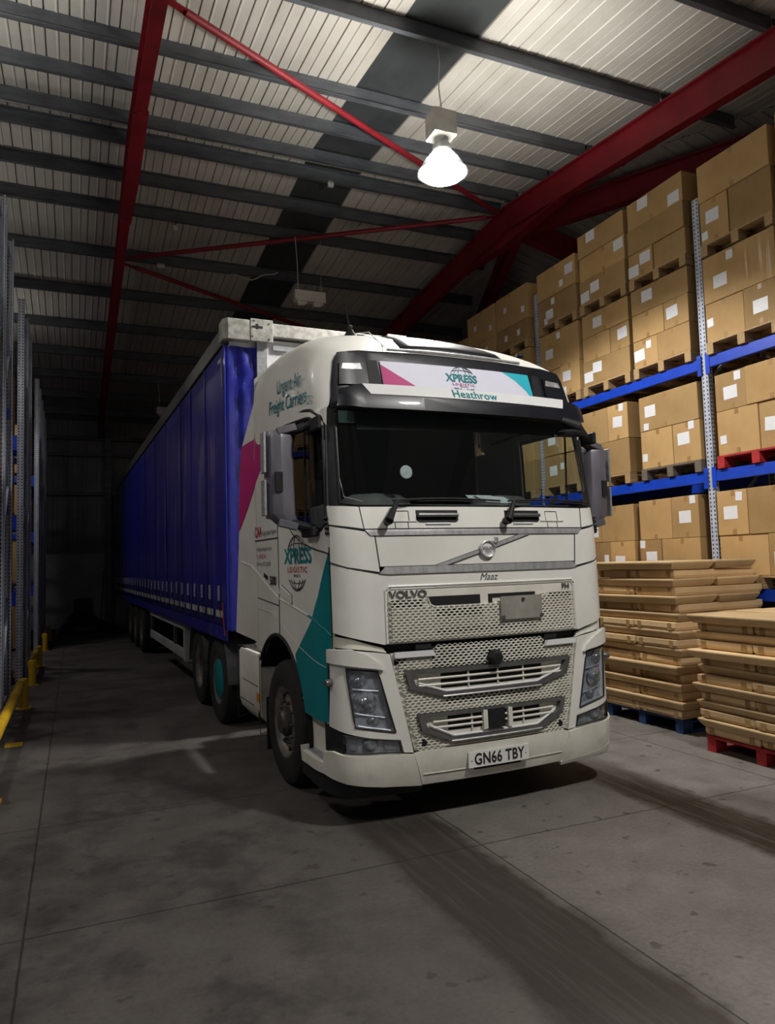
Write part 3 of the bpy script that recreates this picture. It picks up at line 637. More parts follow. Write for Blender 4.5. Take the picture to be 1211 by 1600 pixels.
# ------------------------------------------------------------------ tractor unit (built in its own frame: x across, y backwards, bumper at y=0)
TY = radians(1.3)
FT = [(.1, .12), (.2, .06), (.27, .03), (.4, .0), (.6, .0), (1.2, .02), (1.7, .035), (2.05, .055), (2.2, .085), (3.0, .25), (3.45, .36), (3.7, .5)]
FV = [(2.90, .10), (2.955, .085), (3.055, .10), (3.18, .172), (3.3, .3)]
FP = [(0, 0), (1, 0)]
WT = [(0, 1.23), (.5, 1.25), (2.9, 1.25), (3.2, 1.22), (3.45, 1.17), (3.7, 1.1)]
def itp(T, z):
    if z <= T[0][0]: return T[0][1]
    for (a, b_), (c, d) in zip(T, T[1:]):
        if z <= c: return b_ + (d - b_) * (z - a) / (c - a)
    return T[-1][1]
XC = .93; YC = .5; NE = 2.6
def corner(t, z, T=FT):
    W_ = itp(WT, z); F = itp(T, z) + .07 * XC * XC; a = W_ - XC; F0 = itp(FT, z) + .07 * XC * XC; b_ = YC + .3 * max(0, F0 - .1) - F
    return XC + a * abs(sin(t)) ** (2 / NE), F + b_ - b_ * abs(cos(t)) ** (2 / NE), F + b_
TT = []; l_ = 0; p_ = None
for i in range(61):
    t = pi / 2 * i / 60; x, y, _e = corner(t, .8)
    if p_: l_ += hypot(x - p_[0], y - p_[1])
    TT.append((l_, t)); p_ = (x, y)
QS = XC + l_
def S0(q, z, T=FT):
    s = -1 if q < 0 else 1; a = abs(q)
    if a <= XC: return Vector((s * a, itp(T, z) + .07 * a * a, z))
    if a < QS:
        x, y, e = corner(itp(TT, a - XC), z, T); return Vector((s * x, y, z))
    x, y, e = corner(pi / 2, z, T); return Vector((s * x, e + (a - QS), z))
def S(q, z, off=0, T=FT):
    p = S0(q, z, T)
    if off:
        e = .004; du = S0(q + e, z, T) - S0(q - e, z, T); dz = S0(q, z + e, T) - S0(q, z - e, T); p = p + du.cross(dz).normalized() * off
    return p
Y = lambda y: QS + (y - YC)                    # side distance -> q
def fill2d(outer, holes=(), cutq=(), cutz=()):
    b_ = bmesh.new()
    for loop in [outer] + list(holes):
        vs = [b_.verts.new((q, z, 0)) for q, z in loop]
        for i in range(len(vs)): b_.edges.new((vs[i], vs[(i + 1) % len(vs)]))
    bmesh.ops.triangle_fill(b_, use_beauty=True, use_dissolve=False, edges=b_.edges[:], normal=(0, 0, 1))
    for c, no in [((q, 0, 0), (1, 0, 0)) for q in cutq] + [((0, z, 0), (0, 1, 0)) for z in cutz]:
        bmesh.ops.bisect_plane(b_, geom=b_.verts[:] + b_.edges[:] + b_.faces[:], plane_co=c, plane_no=no, dist=1e-5)
    bmesh.ops.remove_doubles(b_, verts=b_.verts[:], dist=1e-5)
    b_.verts.index_update()
    V = [(v.co.x, v.co.y) for v in b_.verts]; F = [[v.index for v in f.verts] for f in b_.faces]
    E_ = [(e.verts[0].index, e.verts[1].index) for e in b_.edges if len(e.link_faces) == 1]
    F = [f if sum(V[f[i]][0] * V[f[(i + 1) % len(f)]][1] - V[f[(i + 1) % len(f)]][0] * V[f[i]][1] for i in range(len(f))) > 0 else f[::-1] for f in F]
    b_.free(); return V, F, E_
def conform(name, outer, mat, parent, off=0, th=.02, holes=(), T=FT, smooth=True, cz=True, dense=False):
    qs = [p[0] for p in outer]; zs = [p[1] for p in outer]; q0, q1, z0, z1 = min(qs), max(qs), min(zs), max(zs)
    cut = [i * .15 for i in range(-6, 7)] + [s * (XC + (QS - XC) * k / 16) for s in (-1, 1) for k in range(17)]
    cutq = [q for q in cut if q0 < q < q1]
    cutz = [z for z in [r[0] for r in T] + [.9, 1.45, 2.4, 2.6, 2.8] if z0 < z < z1] if cz else []
    V, F, E_ = fill2d(outer, holes, cutq, cutz); n_ = len(V)
    vs = [S(q, z, off, T) for q, z in V] + ([S(q, z, off - th, T) for q, z in V] if th else [])
    fs = list(F)
    if th: fs += [[i + n_ for i in f[::-1]] for f in F] + [(a, b_, b_ + n_, a + n_) for a, b_ in E_]
    g = G(); g.add(vs, fs); return g.build(name, mat, parent, smooth=smooth, angle=30)
def mir(poly): return [(-q, z) for q, z in poly][::-1]
def both(name, poly, mat, parent, holes=(), **k):
    conform(name, poly, mat, parent, holes=holes, **k); conform(name, mir(poly), mat, parent, holes=[mir(h) for h in holes], **k)
def line(name, pts, r, mat, parent, off=0.001, T=FT, mirror=False, n=6, step=.05):
    for sg in ((1, -1) if mirror else (1,)):
        P = []
        for (a, b_) in zip(pts, pts[1:]):
            k = max(1, int(hypot(b_[0] - a[0], b_[1] - a[1]) / step))
            P += [S(sg * (a[0] + (b_[0] - a[0]) * i / k), a[1] + (b_[1] - a[1]) * i / k, off, T) for i in range(k)]
        P.append(S(sg * pts[-1][0], pts[-1][1], off, T))
        o = G().tube(P, r, n).build(name, mat, parent, smooth=True)
    return o
def text(name, s, size, mapf, mat, parent, sx_=1, width=0, bold=.0, shear=0, align='CENTER', space=1, th=.0):
    cu = bpy.data.curves.new(name, 'FONT'); cu.body = s; cu.size = size; cu.align_x = align; cu.align_y = 'CENTER'; cu.offset = bold; cu.shear = shear; cu.space_character = space; cu.extrude = th; cu.resolution_u = 4
    o = bpy.data.objects.new(name, cu); COL.objects.link(o); dg = bpy.context.evaluated_depsgraph_get(); me = bpy.data.meshes.new_from_object(o.evaluated_get(dg)); bpy.data.objects.remove(o)
    if width:
        xs = [v.co.x for v in me.vertices]; sx_ = width / (max(xs) - min(xs))
    for v in me.vertices: v.co = mapf(v.co.x * sx_, v.co.y, v.co.z)
    me.materials.clear(); me.name = name
    return link(name, me, mat, parent)
def front_map(q0, z0, off, T=FT, rot=0): 
    return lambda u, v, w: S(q0 + u * cos(rot) - v * sin(rot), z0 + v * cos(rot) + u * sin(rot), off + w, T)
def side_map(y0, z0, rot=0, off=.004): return lambda u, v, w: Vector((-1.25 - off - w, y0 - (u * cos(rot) - v * sin(rot)), z0 + v * cos(rot) + u * sin(rot)))
TR = empty('lorry_tractor_unit', (0, 0, 0), TY, label='white lorry cab with teal and pink graphics and Heathrow sign, coupled to the blue trailer', cat='lorry')
T_ = TR
# --- lower front
conform('engine_bay_core', [(-1.5, .42), (-1.5, 2.1), (1.5, 2.1), (1.5, .42)], M['dark'], T_, off=-.05, th=.02)
conform('bumper_centre', [(-.603, .262), (.603, .262), (.672, .478), (.62, .497), (-.62, .497), (-.672, .478)], M['white_dirty'], T_, off=.02, th=.05)
line('bumper_lip', [(-.60, .335), (.60, .335)], .006, M['crease'], T_, off=.02)
line('bumper_crease', [(-.46, .515), (.46, .515)], .006, M['crease'], T_, off=.012); line('bumper_crease', [(-.42, .545), (.42, .545)], .005, M['crease'], T_, off=.012)
BC = [(.610, .262), (.9, .283), (1.143, .322), (1.336, .365), (Y(.72), .362), (Y(.74), .47), (Y(.70), .475), (Y(.70), .44), (1.345, .44), (1.335, .52), (1.25, .532), (1.16, .512), (.75, .487), (.678, .479)]
both('bumper_corner', BC, M['white_dirty'], T_, off=.028, th=.06)
conform('bumper_apron', mir([(.60, .20), (1.2, .215), (1.5, .235), (Y(.8), .25), (Y(.8), .36), (1.336, .36), (1.143, .318), (.9, .28), (.60, .26)]), M['bplast'], T_, off=.006, th=.03)
conform('bumper_lower_lip', [(.60, .235), (1.2, .25), (1.5, .27), (1.5, .36), (1.336, .36), (1.143, .318), (.9, .28), (.60, .26)], M['white_dirty'], T_, off=.03, th=.03)
conform('bumper_apron', [(-.60, .225), (.60, .225), (.60, .262), (-.60, .262)], M['bplast'], T_, off=-.05, th=.02)
# steps
for s in (-1, 1):
    st = G(); st.bb(s * 1.235, s * .98, .30, .70, .43, .455); o = st.build('entry_step', M['galv'], T_, bevel=.004)
    g = G()
    for i in range(9):
        for j in range(5): g.lathe([(.012, .456), (.008, .462), (0, .462)], (s * (1.0 + .05 * j), .34 + .04 * i, 0), n=8)
    g.build('step_grip', M['galv'], o)
    G().bb(s * 1.20, s * .95, .29, .72, .455, .72).bb(s * .99, s * .95, .3, .72, .3, .72).build('step_well', M['white_dirty'], T_, bevel=.01)
# headlamp corner panels with eyebrow, lamps
HP = [(.674, .492), (.745, .50), (.768, .588), (.95, .612), (1.17, .665), (1.285, .70), (1.268, .95), (1.258, 1.18), (1.10, 1.222), (.95, 1.202), (.822, 1.182)]
HL = [(.803, .643), (1.086, .70), (1.137, 1.10), (.915, 1.068)]
both('headlamp_panel', HP, M['white'], T_, off=.012, th=.035, holes=[HL])
both('headlamp_brow', [(.875, 1.075), (.93, 1.088), (1.15, 1.125), (1.272, 1.14), (1.272, 1.23), (1.10, 1.232), (1.0, 1.19), (.90, 1.12)], M['white'], T_, off=.036, th=.036)
both('lower_corner_panel', [(.835, 1.19), (.95, 1.212), (1.10, 1.232), (1.262, 1.24), (1.25, 1.318), (1.1, 1.30), (.86, 1.225)], M['white_dirty'], T_, off=-.02, th=.02)
def lamp_unit(s):
    P = [(s * q, z) for q, z in HL]; P = P if s > 0 else P[::-1]
    hl = conform('headlamp', P, M['lampbody'], T_, off=-.02, th=.03)
    def at(q, z, off): return S(s * q, z, off)
    for (q, z, r) in ((1.06, 1.01, .062), (1.01, .86, .085), (.96, .735, .05)):
        c = at(q, z, -.018); g = G(); g.lathe([(r, .0), (r * .92, .004), (r * .7, .022), (r * .3, .034), (0, .036)], n=24, axis='y')
        o = g.build('lamp_bowl', M['reflector'], hl, smooth=True); o.location = c; o.rotation_euler = (pi * 0, 0, s * .62 * (q - .8) / .3 * .5); o.scale = (1, -.3, 1)
        g = G(); g.lathe([(r * .42, -.008), (r * .36, -.014), (r * .2, -.019), (0, -.020)], n=20, axis='y'); o2 = g.build('projector_lens', M['reflector'], hl, smooth=True); o2.location = c
    line('lamp_divider', [(s * 1.10, .955), (s * .90, .93)], .006, M['chrome'], hl, off=-.012); line('lamp_divider', [(s * 1.085, .79), (s * .87, .745)], .006, M['chrome'], hl, off=-.012)
    line('lamp_light_strip', [(s * .905, 1.05), (s * .835, .70)], .007, M['chrome'], hl, off=-.010)
    line('lamp_light_strip', [(s * 1.07, .705), (s * .83, .655)], .008, M['chrome'], hl, off=-.008)
    L_ = conform('headlamp_lens', P, M['lampglass'], T_, off=.016, th=.003)
    lp = [(.803, .643), (1.086, .70), (1.137, 1.10), (.915, 1.068), (.803, .643)]; line('lamp_seal', [(s * q, z) for q, z in lp], .007, M['gap'], T_, off=.014)
    fg = [(.762, .503), (1.162, .525), (1.172, .647), (.778, .58)]; fp = [(s * q, z) for q, z in fg]; fp = fp if s > 0 else fp[::-1]
    fl = conform('fog_lamp', fp, M['lampbody'], T_, off=-.015, th=.02)
    c = at(.98, .575, -.01); g = G(); g.lathe([(.055, .0), (.05, .012), (.03, .03), (0, .034)], n=24, axis='y'); o = g.build('fog_bowl', M['reflector'], fl, smooth=True); o.location = c; o.scale = (1, -.5, 1)
    i2 = [(.80, .522), (.88, .527), (.885, .588), (.81, .577)]; i2 = [(s * q, z) for q, z in i2]; conform('indicator_cell', i2 if s > 0 else i2[::-1], M['chrome'], fl, off=-.008, th=.004)
    i2 = [(1.08, .54), (1.14, .543), (1.145, .63), (1.08, .618)]; i2 = [(s * q, z) for q, z in i2]; conform('indicator_cell', i2 if s > 0 else i2[::-1], M['chrome'], fl, off=-.008, th=.004)
    conform('fog_lens', fp, M['lampglass'], T_, off=.010, th=.003)
    line('lamp_seal', [(s * q, z) for q, z in fg + fg[:1]], .006, M['gap'], T_, off=.010)
    bk = [(1.172, .51), (1.34, .525), (1.345, .72), (1.285, .69), (1.18, .66)]; bk = [(s * q, z) for q, z in bk]; conform('corner_filler', bk if s > 0 else bk[::-1], M['bplast'], T_, off=.004, th=.02)
    c = at(1.262, 1.0, 0); e = at(1.262, 1.0, .065); G().tube([c, c.lerp(e, .8), e], [.026, .026, .02], 16).build('proximity_sensor_knob', M['gtrim'], T_, smooth=True)
lamp_unit(-1); lamp_unit(1)
# lower grille panel and honeycomb
LG = [(-.66, .50), (.66, .50), (.735, .80), (.812, 1.185), (-.812, 1.185), (-.735, .80)]
conform('lower_grille_panel', LG, M['white_dirty'], T_, off=-.002, th=.02)
UGs = [(-.72, 1.052), (.72, 1.052), (.672, .93), (.41, .862), (-.44, .862), (-.69, .93)]
LGs = [(-.64, .745), (.64, .745), (.60, .63), (.39, .545), (-.39, .545), (-.61, .63)]
def inside(p, poly):
    r = False; n_ = len(poly)
    for i in range(n_):
        (x1, y1), (x2, y2) = poly[i], poly[(i + 1) % n_]
        if (y1 > p[1]) != (y2 > p[1]) and p[0] < (x2 - x1) * (p[1] - y1) / (y2 - y1) + x1: r = not r
    return r
def grow(poly, d):
    cx = sum(p[0] for p in poly) / len(poly); cz = sum(p[1] for p in poly) / len(poly)
    return [(x + math.copysign(d, x - cx), z + math.copysign(d, z - cz)) for x, z in poly]
def honeycomb(name, region, avoid, mat, off, x0, x1, z0, z1, w=.044, h=.0195):
    g = G(); a = h * .22; b_ = h - a; j = 0; z = z0
    while z < z1:
        x = x0 + (w / 2 if j % 2 else 0)
        while x < x1:
            if inside((x, z), region) and not any(inside((x, z), p) for p in avoid):
                O = [(-w / 2, -a), (0, -b_), (w / 2, -a), (w / 2, a), (0, b_), (-w / 2, a)]; vs = []
                for k, o_ in ((1, off), (None, off), (None, off - .012)):
                    for (u, v) in O:
                        if k is None: u *= .80; v *= .60
                        vs.append(S(x + u, z + v, o_))
                g.add(vs, [(r * 6 + i, r * 6 + (i + 1) % 6, r * 6 + 6 + (i + 1) % 6, r * 6 + 6 + i) for r in range(2) for i in range(6)])
            x += w
        z += h; j += 1
    return g.build(name, mat, T_, fix=False)
for nm, P in (('lower_grille_vent', [(-.40, .80), (.36, .80), (.38, .852), (-.40, .852)]), ('upper_grille_vent', [(-.50, 1.06), (.50, 1.06), (.50, 1.215), (-.50, 1.215)])): conform(nm, P, M['dark'], T_, off=.0005, th=.004)
conform('grille_vent_patch', [(-.79, 1.10), (-.70, 1.10), (-.70, 1.14), (-.79, 1.14)], M['dark'], T_, off=.0005, th=.004)
av = [grow(UGs, .012), grow(LGs, .012), [(-.79, 1.145), (-.47, 1.145), (-.47, 1.30), (-.79, 1.30)], [(.47, 1.145), (.79, 1.145), (.79, 1.30), (.47, 1.30)], [(-.44, .49), (.44, .49), (.40, .55), (-.40, .55)]]
honeycomb('honeycomb_mesh', LG[:0] + [(-.645, .508), (.645, .508), (.72, .80), (.79, 1.215), (-.79, 1.215), (-.72, .80)], av, M['white_dirty'], .014, -.80, .80, .512, 1.235)
for s in (-1, 1):
    P = [(s * .48, 1.152), (s * .79, 1.152), (s * .79, 1.192), (s * .50, 1.192)]; conform('grille_step_pad', P if s > 0 else P[::-1], M['white_cl'], T_, off=.035, th=.03)
    P = [(s * .50, 1.20), (s * .62, 1.20), (s * .62, 1.235), (s * .50, 1.235)]; conform('latch_slot', P if s > 0 else P[::-1], M['dark'], T_, off=-.002, th=.01)
    c = S(s * .592 - .0, .548, .01); G().tube([S(s * .592, .548, 0), S(s * .592, .548, .017)], .021, 18).build('parking_sensor', M['dark'], T_, smooth=True)
def slot(P, zs, xs, half, lab, mx):
    I = [(x * .93, z) for x, z in P]; I = [(x, z - .022 if z > (P[0][1] - .02) else z + .020) for x, z in I]
    o = conform(lab, P, M['gtrim'], T_, off=.034, th=.034, holes=[I])
    line('frame_highlight', [(x, z) for x, z in (P[3], P[4])], .007, M['chrome'], o, off=.036); 
    J = [(x * .99, z) for x, z in I]; conform('slot_back', J, M['white_dirty'], o, off=.004, th=.004)
    D = [(-mx, zs[0] - .03), (mx, zs[0] - .03), (mx, zs[1] + .03), (-mx, zs[1] + .03)]; conform('slot_opening', D, M['dark'], o, off=.006, th=.003)
    line('lower_inner_lip', [(P[5][0] * .90, P[5][1] + .035), (P[4][0] * .93, P[4][1] + .033), (P[3][0] * .93, P[3][1] + .033), (P[2][0] * .90, P[2][1] + .035)], .011, M['white_cl'], o, off=.016)
    for z in zs: line('slat', [(-half, z), (half, z)], .0095, M['white_dirty'], o, off=.018)
    for x in xs: line('mullion', [(x, zs[0] - .035), (x, zs[1] + .035)], .008, M['white_dirty'], o, off=.012)
    return o
slot(UGs, (.945, .99), (-.22, .03, .26), .62, 'upper_air_slot', .44)
lo = slot(LGs, (.645, .685), (-.21, .24), .52, 'lower_air_slot', .40)
conform('radar_cover', [(-.085, .60), (.055, .60), (.055, .735), (-.085, .735)], M['bplast'], lo, off=.045, th=.03)
for x in (-.125, .09): conform('radar_bracket', [(x, .595), (x + .035, .60), (x + .035, .73), (x, .735)], M['white_dirty'], lo, off=.04, th=.03)
g = G(); c = S(0, 1.105, .01); g.lathe([(.0, 0), (.062, 0), (.062, -.05), (.045, -.075), (.0, -.075)], n=6, axis='y'); o = g.build('front_camera', M['bplast'], T_, bevel=.004); o.location = c
# number plate
NP = [(-.26, .335), (.26, .335), (.26, .446), (-.26, .446)]
np_ = conform('number_plate', NP, M['plate'], T_, off=.034, th=.01, T=FP)
text('registration_lettering', 'GN66 TBY', .112, front_map(-.0, .388, .0365, FP), M['ink'], np_, width=.43, bold=.0022, space=1.06)
for x in (-.235, .232): G().tube([S(x, .388, .034), S(x, .388, .038)], .007, 10).build('plate_screw', M['gtrim'], np_, smooth=True)
conform('plate_shadow_strip', [(-.2, .318), (.2, .318), (.2, .334), (-.2, .334)], M['bplast'], T_, off=.028, th=.01)  # black strip standing in for the shade under the number plate
# --- hood
HO = [(-1.232, 1.345), (-1.1, 1.312), (-.86, 1.250), (.86, 1.250), (1.1, 1.312), (1.232, 1.345), (1.236, 1.828), (1.1, 1.79), (.90, 1.752), (-.90, 1.752), (-1.1, 1.79), (-1.236, 1.828)]
hood = conform('front_hatch', HO, M['white'], T_, off=.004, th=.03)
GR = [(-.80, 1.262), (.80, 1.262), (.80, 1.60), (.785, 1.625), (-.785, 1.625), (-.80, 1.60)]
conform('upper_grille_panel', GR, M['white_dirty'], hood, off=.006, th=.006)
line('grille_surround', [(-.835, 1.255), (-.835, 1.625), (-.81, 1.655), (.81, 1.655), (.835, 1.625), (.835, 1.255)], .011, M['white'], hood, off=.004)
line('grille_surround_gap', [(-.815, 1.258), (-.815, 1.61), (-.795, 1.637), (.795, 1.637), (.815, 1.61), (.815, 1.258)], .005, M['crease'], hood, off=.006)
SL = [(-.52, 1.573), (-.085, 1.573), (-.085, 1.505), (-.46, 1.505), (-.485, 1.515)]
conform('grille_opening', SL, M['dark'], hood, off=.0125, th=.004); line('opening_lip', [(-.52, 1.577), (-.495, 1.512), (-.46, 1.497), (.06, 1.497)], .007, M['white_dirty'], hood, off=.014)
conform('grille_opening', [(-.012, 1.573), (.42, 1.573), (.42, 1.55), (.02, 1.545), (.02, 1.50), (-.012, 1.50)], M['dark'], hood, off=.0125, th=.004)
for nm, P in (('vent_patch', [(-.79, 1.50), (-.56, 1.50), (-.56, 1.555), (-.79, 1.555)]), ('vent_patch', [(-.45, 1.425), (-.07, 1.425), (-.07, 1.485), (-.45, 1.485)]), ('vent_patch', [(-.45, 1.30), (.42, 1.30), (.42, 1.335), (-.45, 1.335)]), ('vent_patch', [(.56, 1.525), (.79, 1.525), (.79, 1.56), (.56, 1.56)])): conform(nm, P, M['dark'], hood, off=.0125, th=.003)
honeycomb('honeycomb_mesh', [(-.795, 1.268), (.795, 1.268), (.795, 1.568), (-.795, 1.568)], [[(-.53, 1.492), (.065, 1.492), (.065, 1.60), (-.53, 1.60)], [(.02, 1.50), (.45, 1.50), (.45, 1.6), (.02, 1.6)]], M['white_dirty'], .022, -.795, .80, 1.277, 1.567)
wp = conform('blanking_plate', [(.075, 1.375), (.455, 1.375), (.455, 1.548), (.075, 1.548)], plain('bare_metal_plate', (.40, .385, .34), .45, metal=.3, c2=(.33, .31, .27)), hood, off=.045, th=.012)
G().tube([S(.275, 1.52, .045), S(.275, 1.52, .055)], .014, 8).build('plate_bolt', M['hubd'], wp)
for q in (.09, .445): G().tube([S(q, 1.39, .02), S(q, 1.39, .05)], .018, 8).build('plate_rubber_stop', M['gtrim'], wp)
text('maker_lettering', 'VOLVO', .075, front_map(-.665, 1.594, .012), M['gtrim'], hood, sx_=1.15, bold=.002, th=.004)
text('model_badge', 'FH', .058, front_map(.735, 1.602, .012), M['gtrim'], hood, sx_=1.15, bold=.001, th=.004)
text('name_lettering', 'Maaz', .075, front_map(.0, 1.70, .0065), M['gtrim'], hood, shear=.35)
# --- iron mark band
both('band_corner', [(.868, 1.762), (1.1, 1.802), (1.236, 1.842), (1.232, 2.098), (1.1, 2.075), (.965, 2.052), (.93, 2.022), (.895, 2.018)], M['white'], T_, off=.004, th=.03)
band = conform('iron_mark_panel', [(-.862, 1.80), (.862, 1.80), (.885, 2.018), (-.885, 2.018)], M['white'], T_, off=.002, th=.03)
conform('upper_chrome_strip', [(-.925, 2.022), (.925, 2.022), (.965, 2.062), (-.965, 2.062)], M['chrome'], T_, off=.012, th=.02)
conform('lower_chrome_strip', [(-.87, 1.752), (-.80, 1.744), (.80, 1.744), (.87, 1.752), (.83, 1.795), (-.83, 1.795)], M['chrome'], T_, off=.016, th=.02)
line('panel_gap', [(-.97, 2.066), (-.5, 2.068), (.5, 2.068), (.97, 2.066)], .004, M['gap'], T_, off=.006); line('panel_gap', [(-.87, 1.798), (.87, 1.798)], .003, M['gap'], T_, off=.006)
line('panel_gap', [(.97, 2.066), (1.1, 2.085), (1.236, 2.106)], .005, M['gap'], T_, off=.002, mirror=True); line('panel_gap', [(.87, 1.748), (1.1, 1.793), (1.24, 1.834)], .005, M['gap'], T_, off=.002, mirror=True)
line('panel_gap', [(.866, 1.80), (.890, 2.018)], .004, M['gap'], T_, off=.004, mirror=True)
P = [(-.44, 1.797), (-.35, 1.797), (.40, 2.018), (.31, 2.018)]; conform('diagonal_bar', P, M['chrome'], band, off=.014, th=.015)
line('bar_edge', [(-.445, 1.797), (.305, 2.018)], .003, M['gap'], band, off=.010); line('bar_edge', [(-.345, 1.797), (.405, 2.018)], .003, M['gap'], band, off=.010)
g = G(); g.lathe([(.052, 0), (.052, -.012), (.060, -.018), (.068, -.012), (.068, 0)], n=36, axis='y'); ring = g.build('emblem_ring', M['chrome'], band, smooth=True); ring.location = S(0, 1.908, .016)
G().lathe([(0, -.004), (.053, -.004)], n=36, axis='y').build('emblem_disc', M['white_cl'], ring)
G().bar((.05, -.01, .052), (.085, -.01, .078), .012, .012).bar((.06, -.01, .082), (.09, -.01, .082), .012, .012).bar((.088, -.01, .05), (.088, -.01, .08), .012, .012).build('emblem_arrow', M['chrome'], ring)
o = text('emblem_lettering', 'VOLVO', .034, lambda u, v, w: Vector((u, -.014, v + .004)), M['ink'], ring, sx_=.85, bold=.001)
text('emblem_small_lettering', 'TRUCKS', .016, lambda u, v, w: Vector((u, -.014, v - .022)), M['ink'], ring, sx_=.9, bold=.0005)
# --- cowl with handles and wipers
conform('cowl_panel', [(-.965, 2.073), (.965, 2.073), (.985, 2.232), (-.985, 2.232)], M['white'], T_, off=.004, th=.03)
both('cowl_corner', [(.972, 2.073), (1.236, 2.112), (1.238, 2.245), (1.13, 2.24), (.992, 2.232)], M['white'], T_, off=.004, th=.03)
line('panel_gap', [(.968, 2.068), (.99, 2.235)], .004, M['gap'], T_, off=.004, mirror=True)
for (a, b_) in ((-.56, -.22), (.20, .53)):
    h_ = conform('cowl_grab_handle', [(a, 2.13), (a + .02, 2.115), (b_ - .02, 2.115), (b_, 2.13), (b_, 2.205), (a, 2.205)], M['bplast'], T_, off=.008, th=.01)
    line('grab_bar', [(a + .01, 2.163), (b_ - .01, 2.163)], .016, M['gtrim'], h_, off=.028); line('handle_highlight', [(a + .07, 2.103), (b_ - .07, 2.103)], .008, M['white_cl'], h_, off=.008)
for a in (-.74, .60):
    line('cowl_flap_outline', [(a, 2.125), (a, 2.20), (a + .12, 2.20), (a + .12, 2.125)], .0035, M['gap'], T_, off=.005); line('cowl_flap_outline', [(a - .06, 2.122), (a + .18, 2.122)], .006, M['crease'], T_, off=.006)
    line('cowl_flap_outline', [(a + .01, 2.12), (a + .01, 2.072)], .003, M['gap'], T_, off=.005); line('cowl_flap_outline', [(a + .11, 2.12), (a + .11, 2.072)], .003, M['gap'], T_, off=.005)
def wiper(q0, q1):
    base = S(q0, 2.112, .03); piv = S(q0, 2.112, .085); knee = S(q0 + .085, 2.262, .07); end = S(q1, 2.272, .032)
    o = G().tube([base, piv], [.028, .034], 14).build('wiper_arm', M['bplast'], T_, smooth=True)
    G().tube([piv, piv.lerp(knee, .5), knee], [.030, .022, .014], 10).build('arm_link', M['bplast'], o, smooth=True)
    P = [S(q0 + .06 + (q1 - q0 - .06) * t, 2.274 + .014 * sin(pi * t), .028) for t in [i / 10 for i in range(11)]]
    G().tube(P, .008, 6).build('wiper_blade', M['bplast'], o, smooth=True); G().tube([p + Vector((0, -.006, -.018)) for p in P], .004, 6).build('blade_rubber', M['rubber'], o, smooth=True)
    G().tube([knee, P[3]], .009, 6).build('arm_tip', M['bplast'], o, smooth=True)
wiper(-.80, .16); wiper(.175, 1.08)
# --- windscreen, pillars
WS = [(-1.128, 2.262), (-1.0, 2.246), (0, 2.240), (1.0, 2.246), (1.128, 2.262), (1.105, 2.95), (1.085, 2.985), (-1.085, 2.985), (-1.105, 2.95)]
conform('windscreen', WS, M['screen'], T_, off=.0, th=.0)
WO = [(-1.222, 2.25), (-1.0, 2.234), (0, 2.228), (1.0, 2.234), (1.222, 2.25), (1.165, 2.99), (0, 3.0), (-1.165, 2.99)]
conform('windscreen_surround', WO, M['bplast'], T_, off=-.004, th=.02, holes=[[(q * .992, z + (.006 if z < 2.5 else -.006)) for q, z in WS]])
line('windscreen_seal', WS + WS[:1], .006, M['bplast'], T_, off=0)
line('windscreen_inner_frit', [(-1.095, 2.95), (-1.115, 2.45), (-1.09, 2.31), (-.95, 2.275)], .004, M['crease'], T_, off=-.012)
both('a_pillar', [(1.226, 2.25), (1.262, 2.15), (1.262, 2.3), (1.225, 2.84), (1.25, 2.90), (1.36, 2.94), (1.36, 2.96), (1.17, 2.99)], M['white'], T_, off=.002, th=.03)
# --- sun visor, fascia, sign
fas = conform('roof_fascia', [(-1.135, 2.985), (1.135, 2.985), (1.128, 3.16), (1.105, 3.36), (1.06, 3.435), (.85, 3.462), (-.85, 3.462), (-1.06, 3.435), (-1.105, 3.36), (-1.128, 3.16)], M['black'], T_, off=.006, th=.03)
vis = conform('sun_visor', [(-1.135, 2.972), (-.9, 2.96), (0, 2.955), (.9, 2.96), (1.135, 2.972), (1.12, 3.10), (.93, 3.152), (-.93, 3.152), (-1.12, 3.10)], M['black'], T_, off=0, th=.03, T=FV)
for k in range(-1, 2, 2): pass
bar_ = conform('visor_white_bar', [(-.868, 3.062), (.868, 3.062), (.915, 3.150), (-.915, 3.150)], M['white_cl'], T_, off=.006, th=.006, T=FV)
text('heathrow_lettering', 'Heathrow', .092, front_map(.0, 3.103, .0085, FV), M['teal'], bar_, width=.40, bold=.0012, space=1.06)
sg = conform('roof_sign', [(-.69, 3.13), (.69, 3.13), (.665, 3.375), (-.70, 3.375)], M['sign'], T_, off=.02, th=.02)
conform('magenta_wedge', [(-.692, 3.14), (-.36, 3.14), (-.46, 3.20), (-.60, 3.285), (-.698, 3.345)], M['magenta'], sg, off=.022, th=.001)
conform('cyan_wedge', [(.688, 3.14), (.667, 3.374), (.40, 3.374), (.52, 3.31), (.62, 3.225), (.672, 3.15)], M['cyan'], sg, off=.022, th=.001)
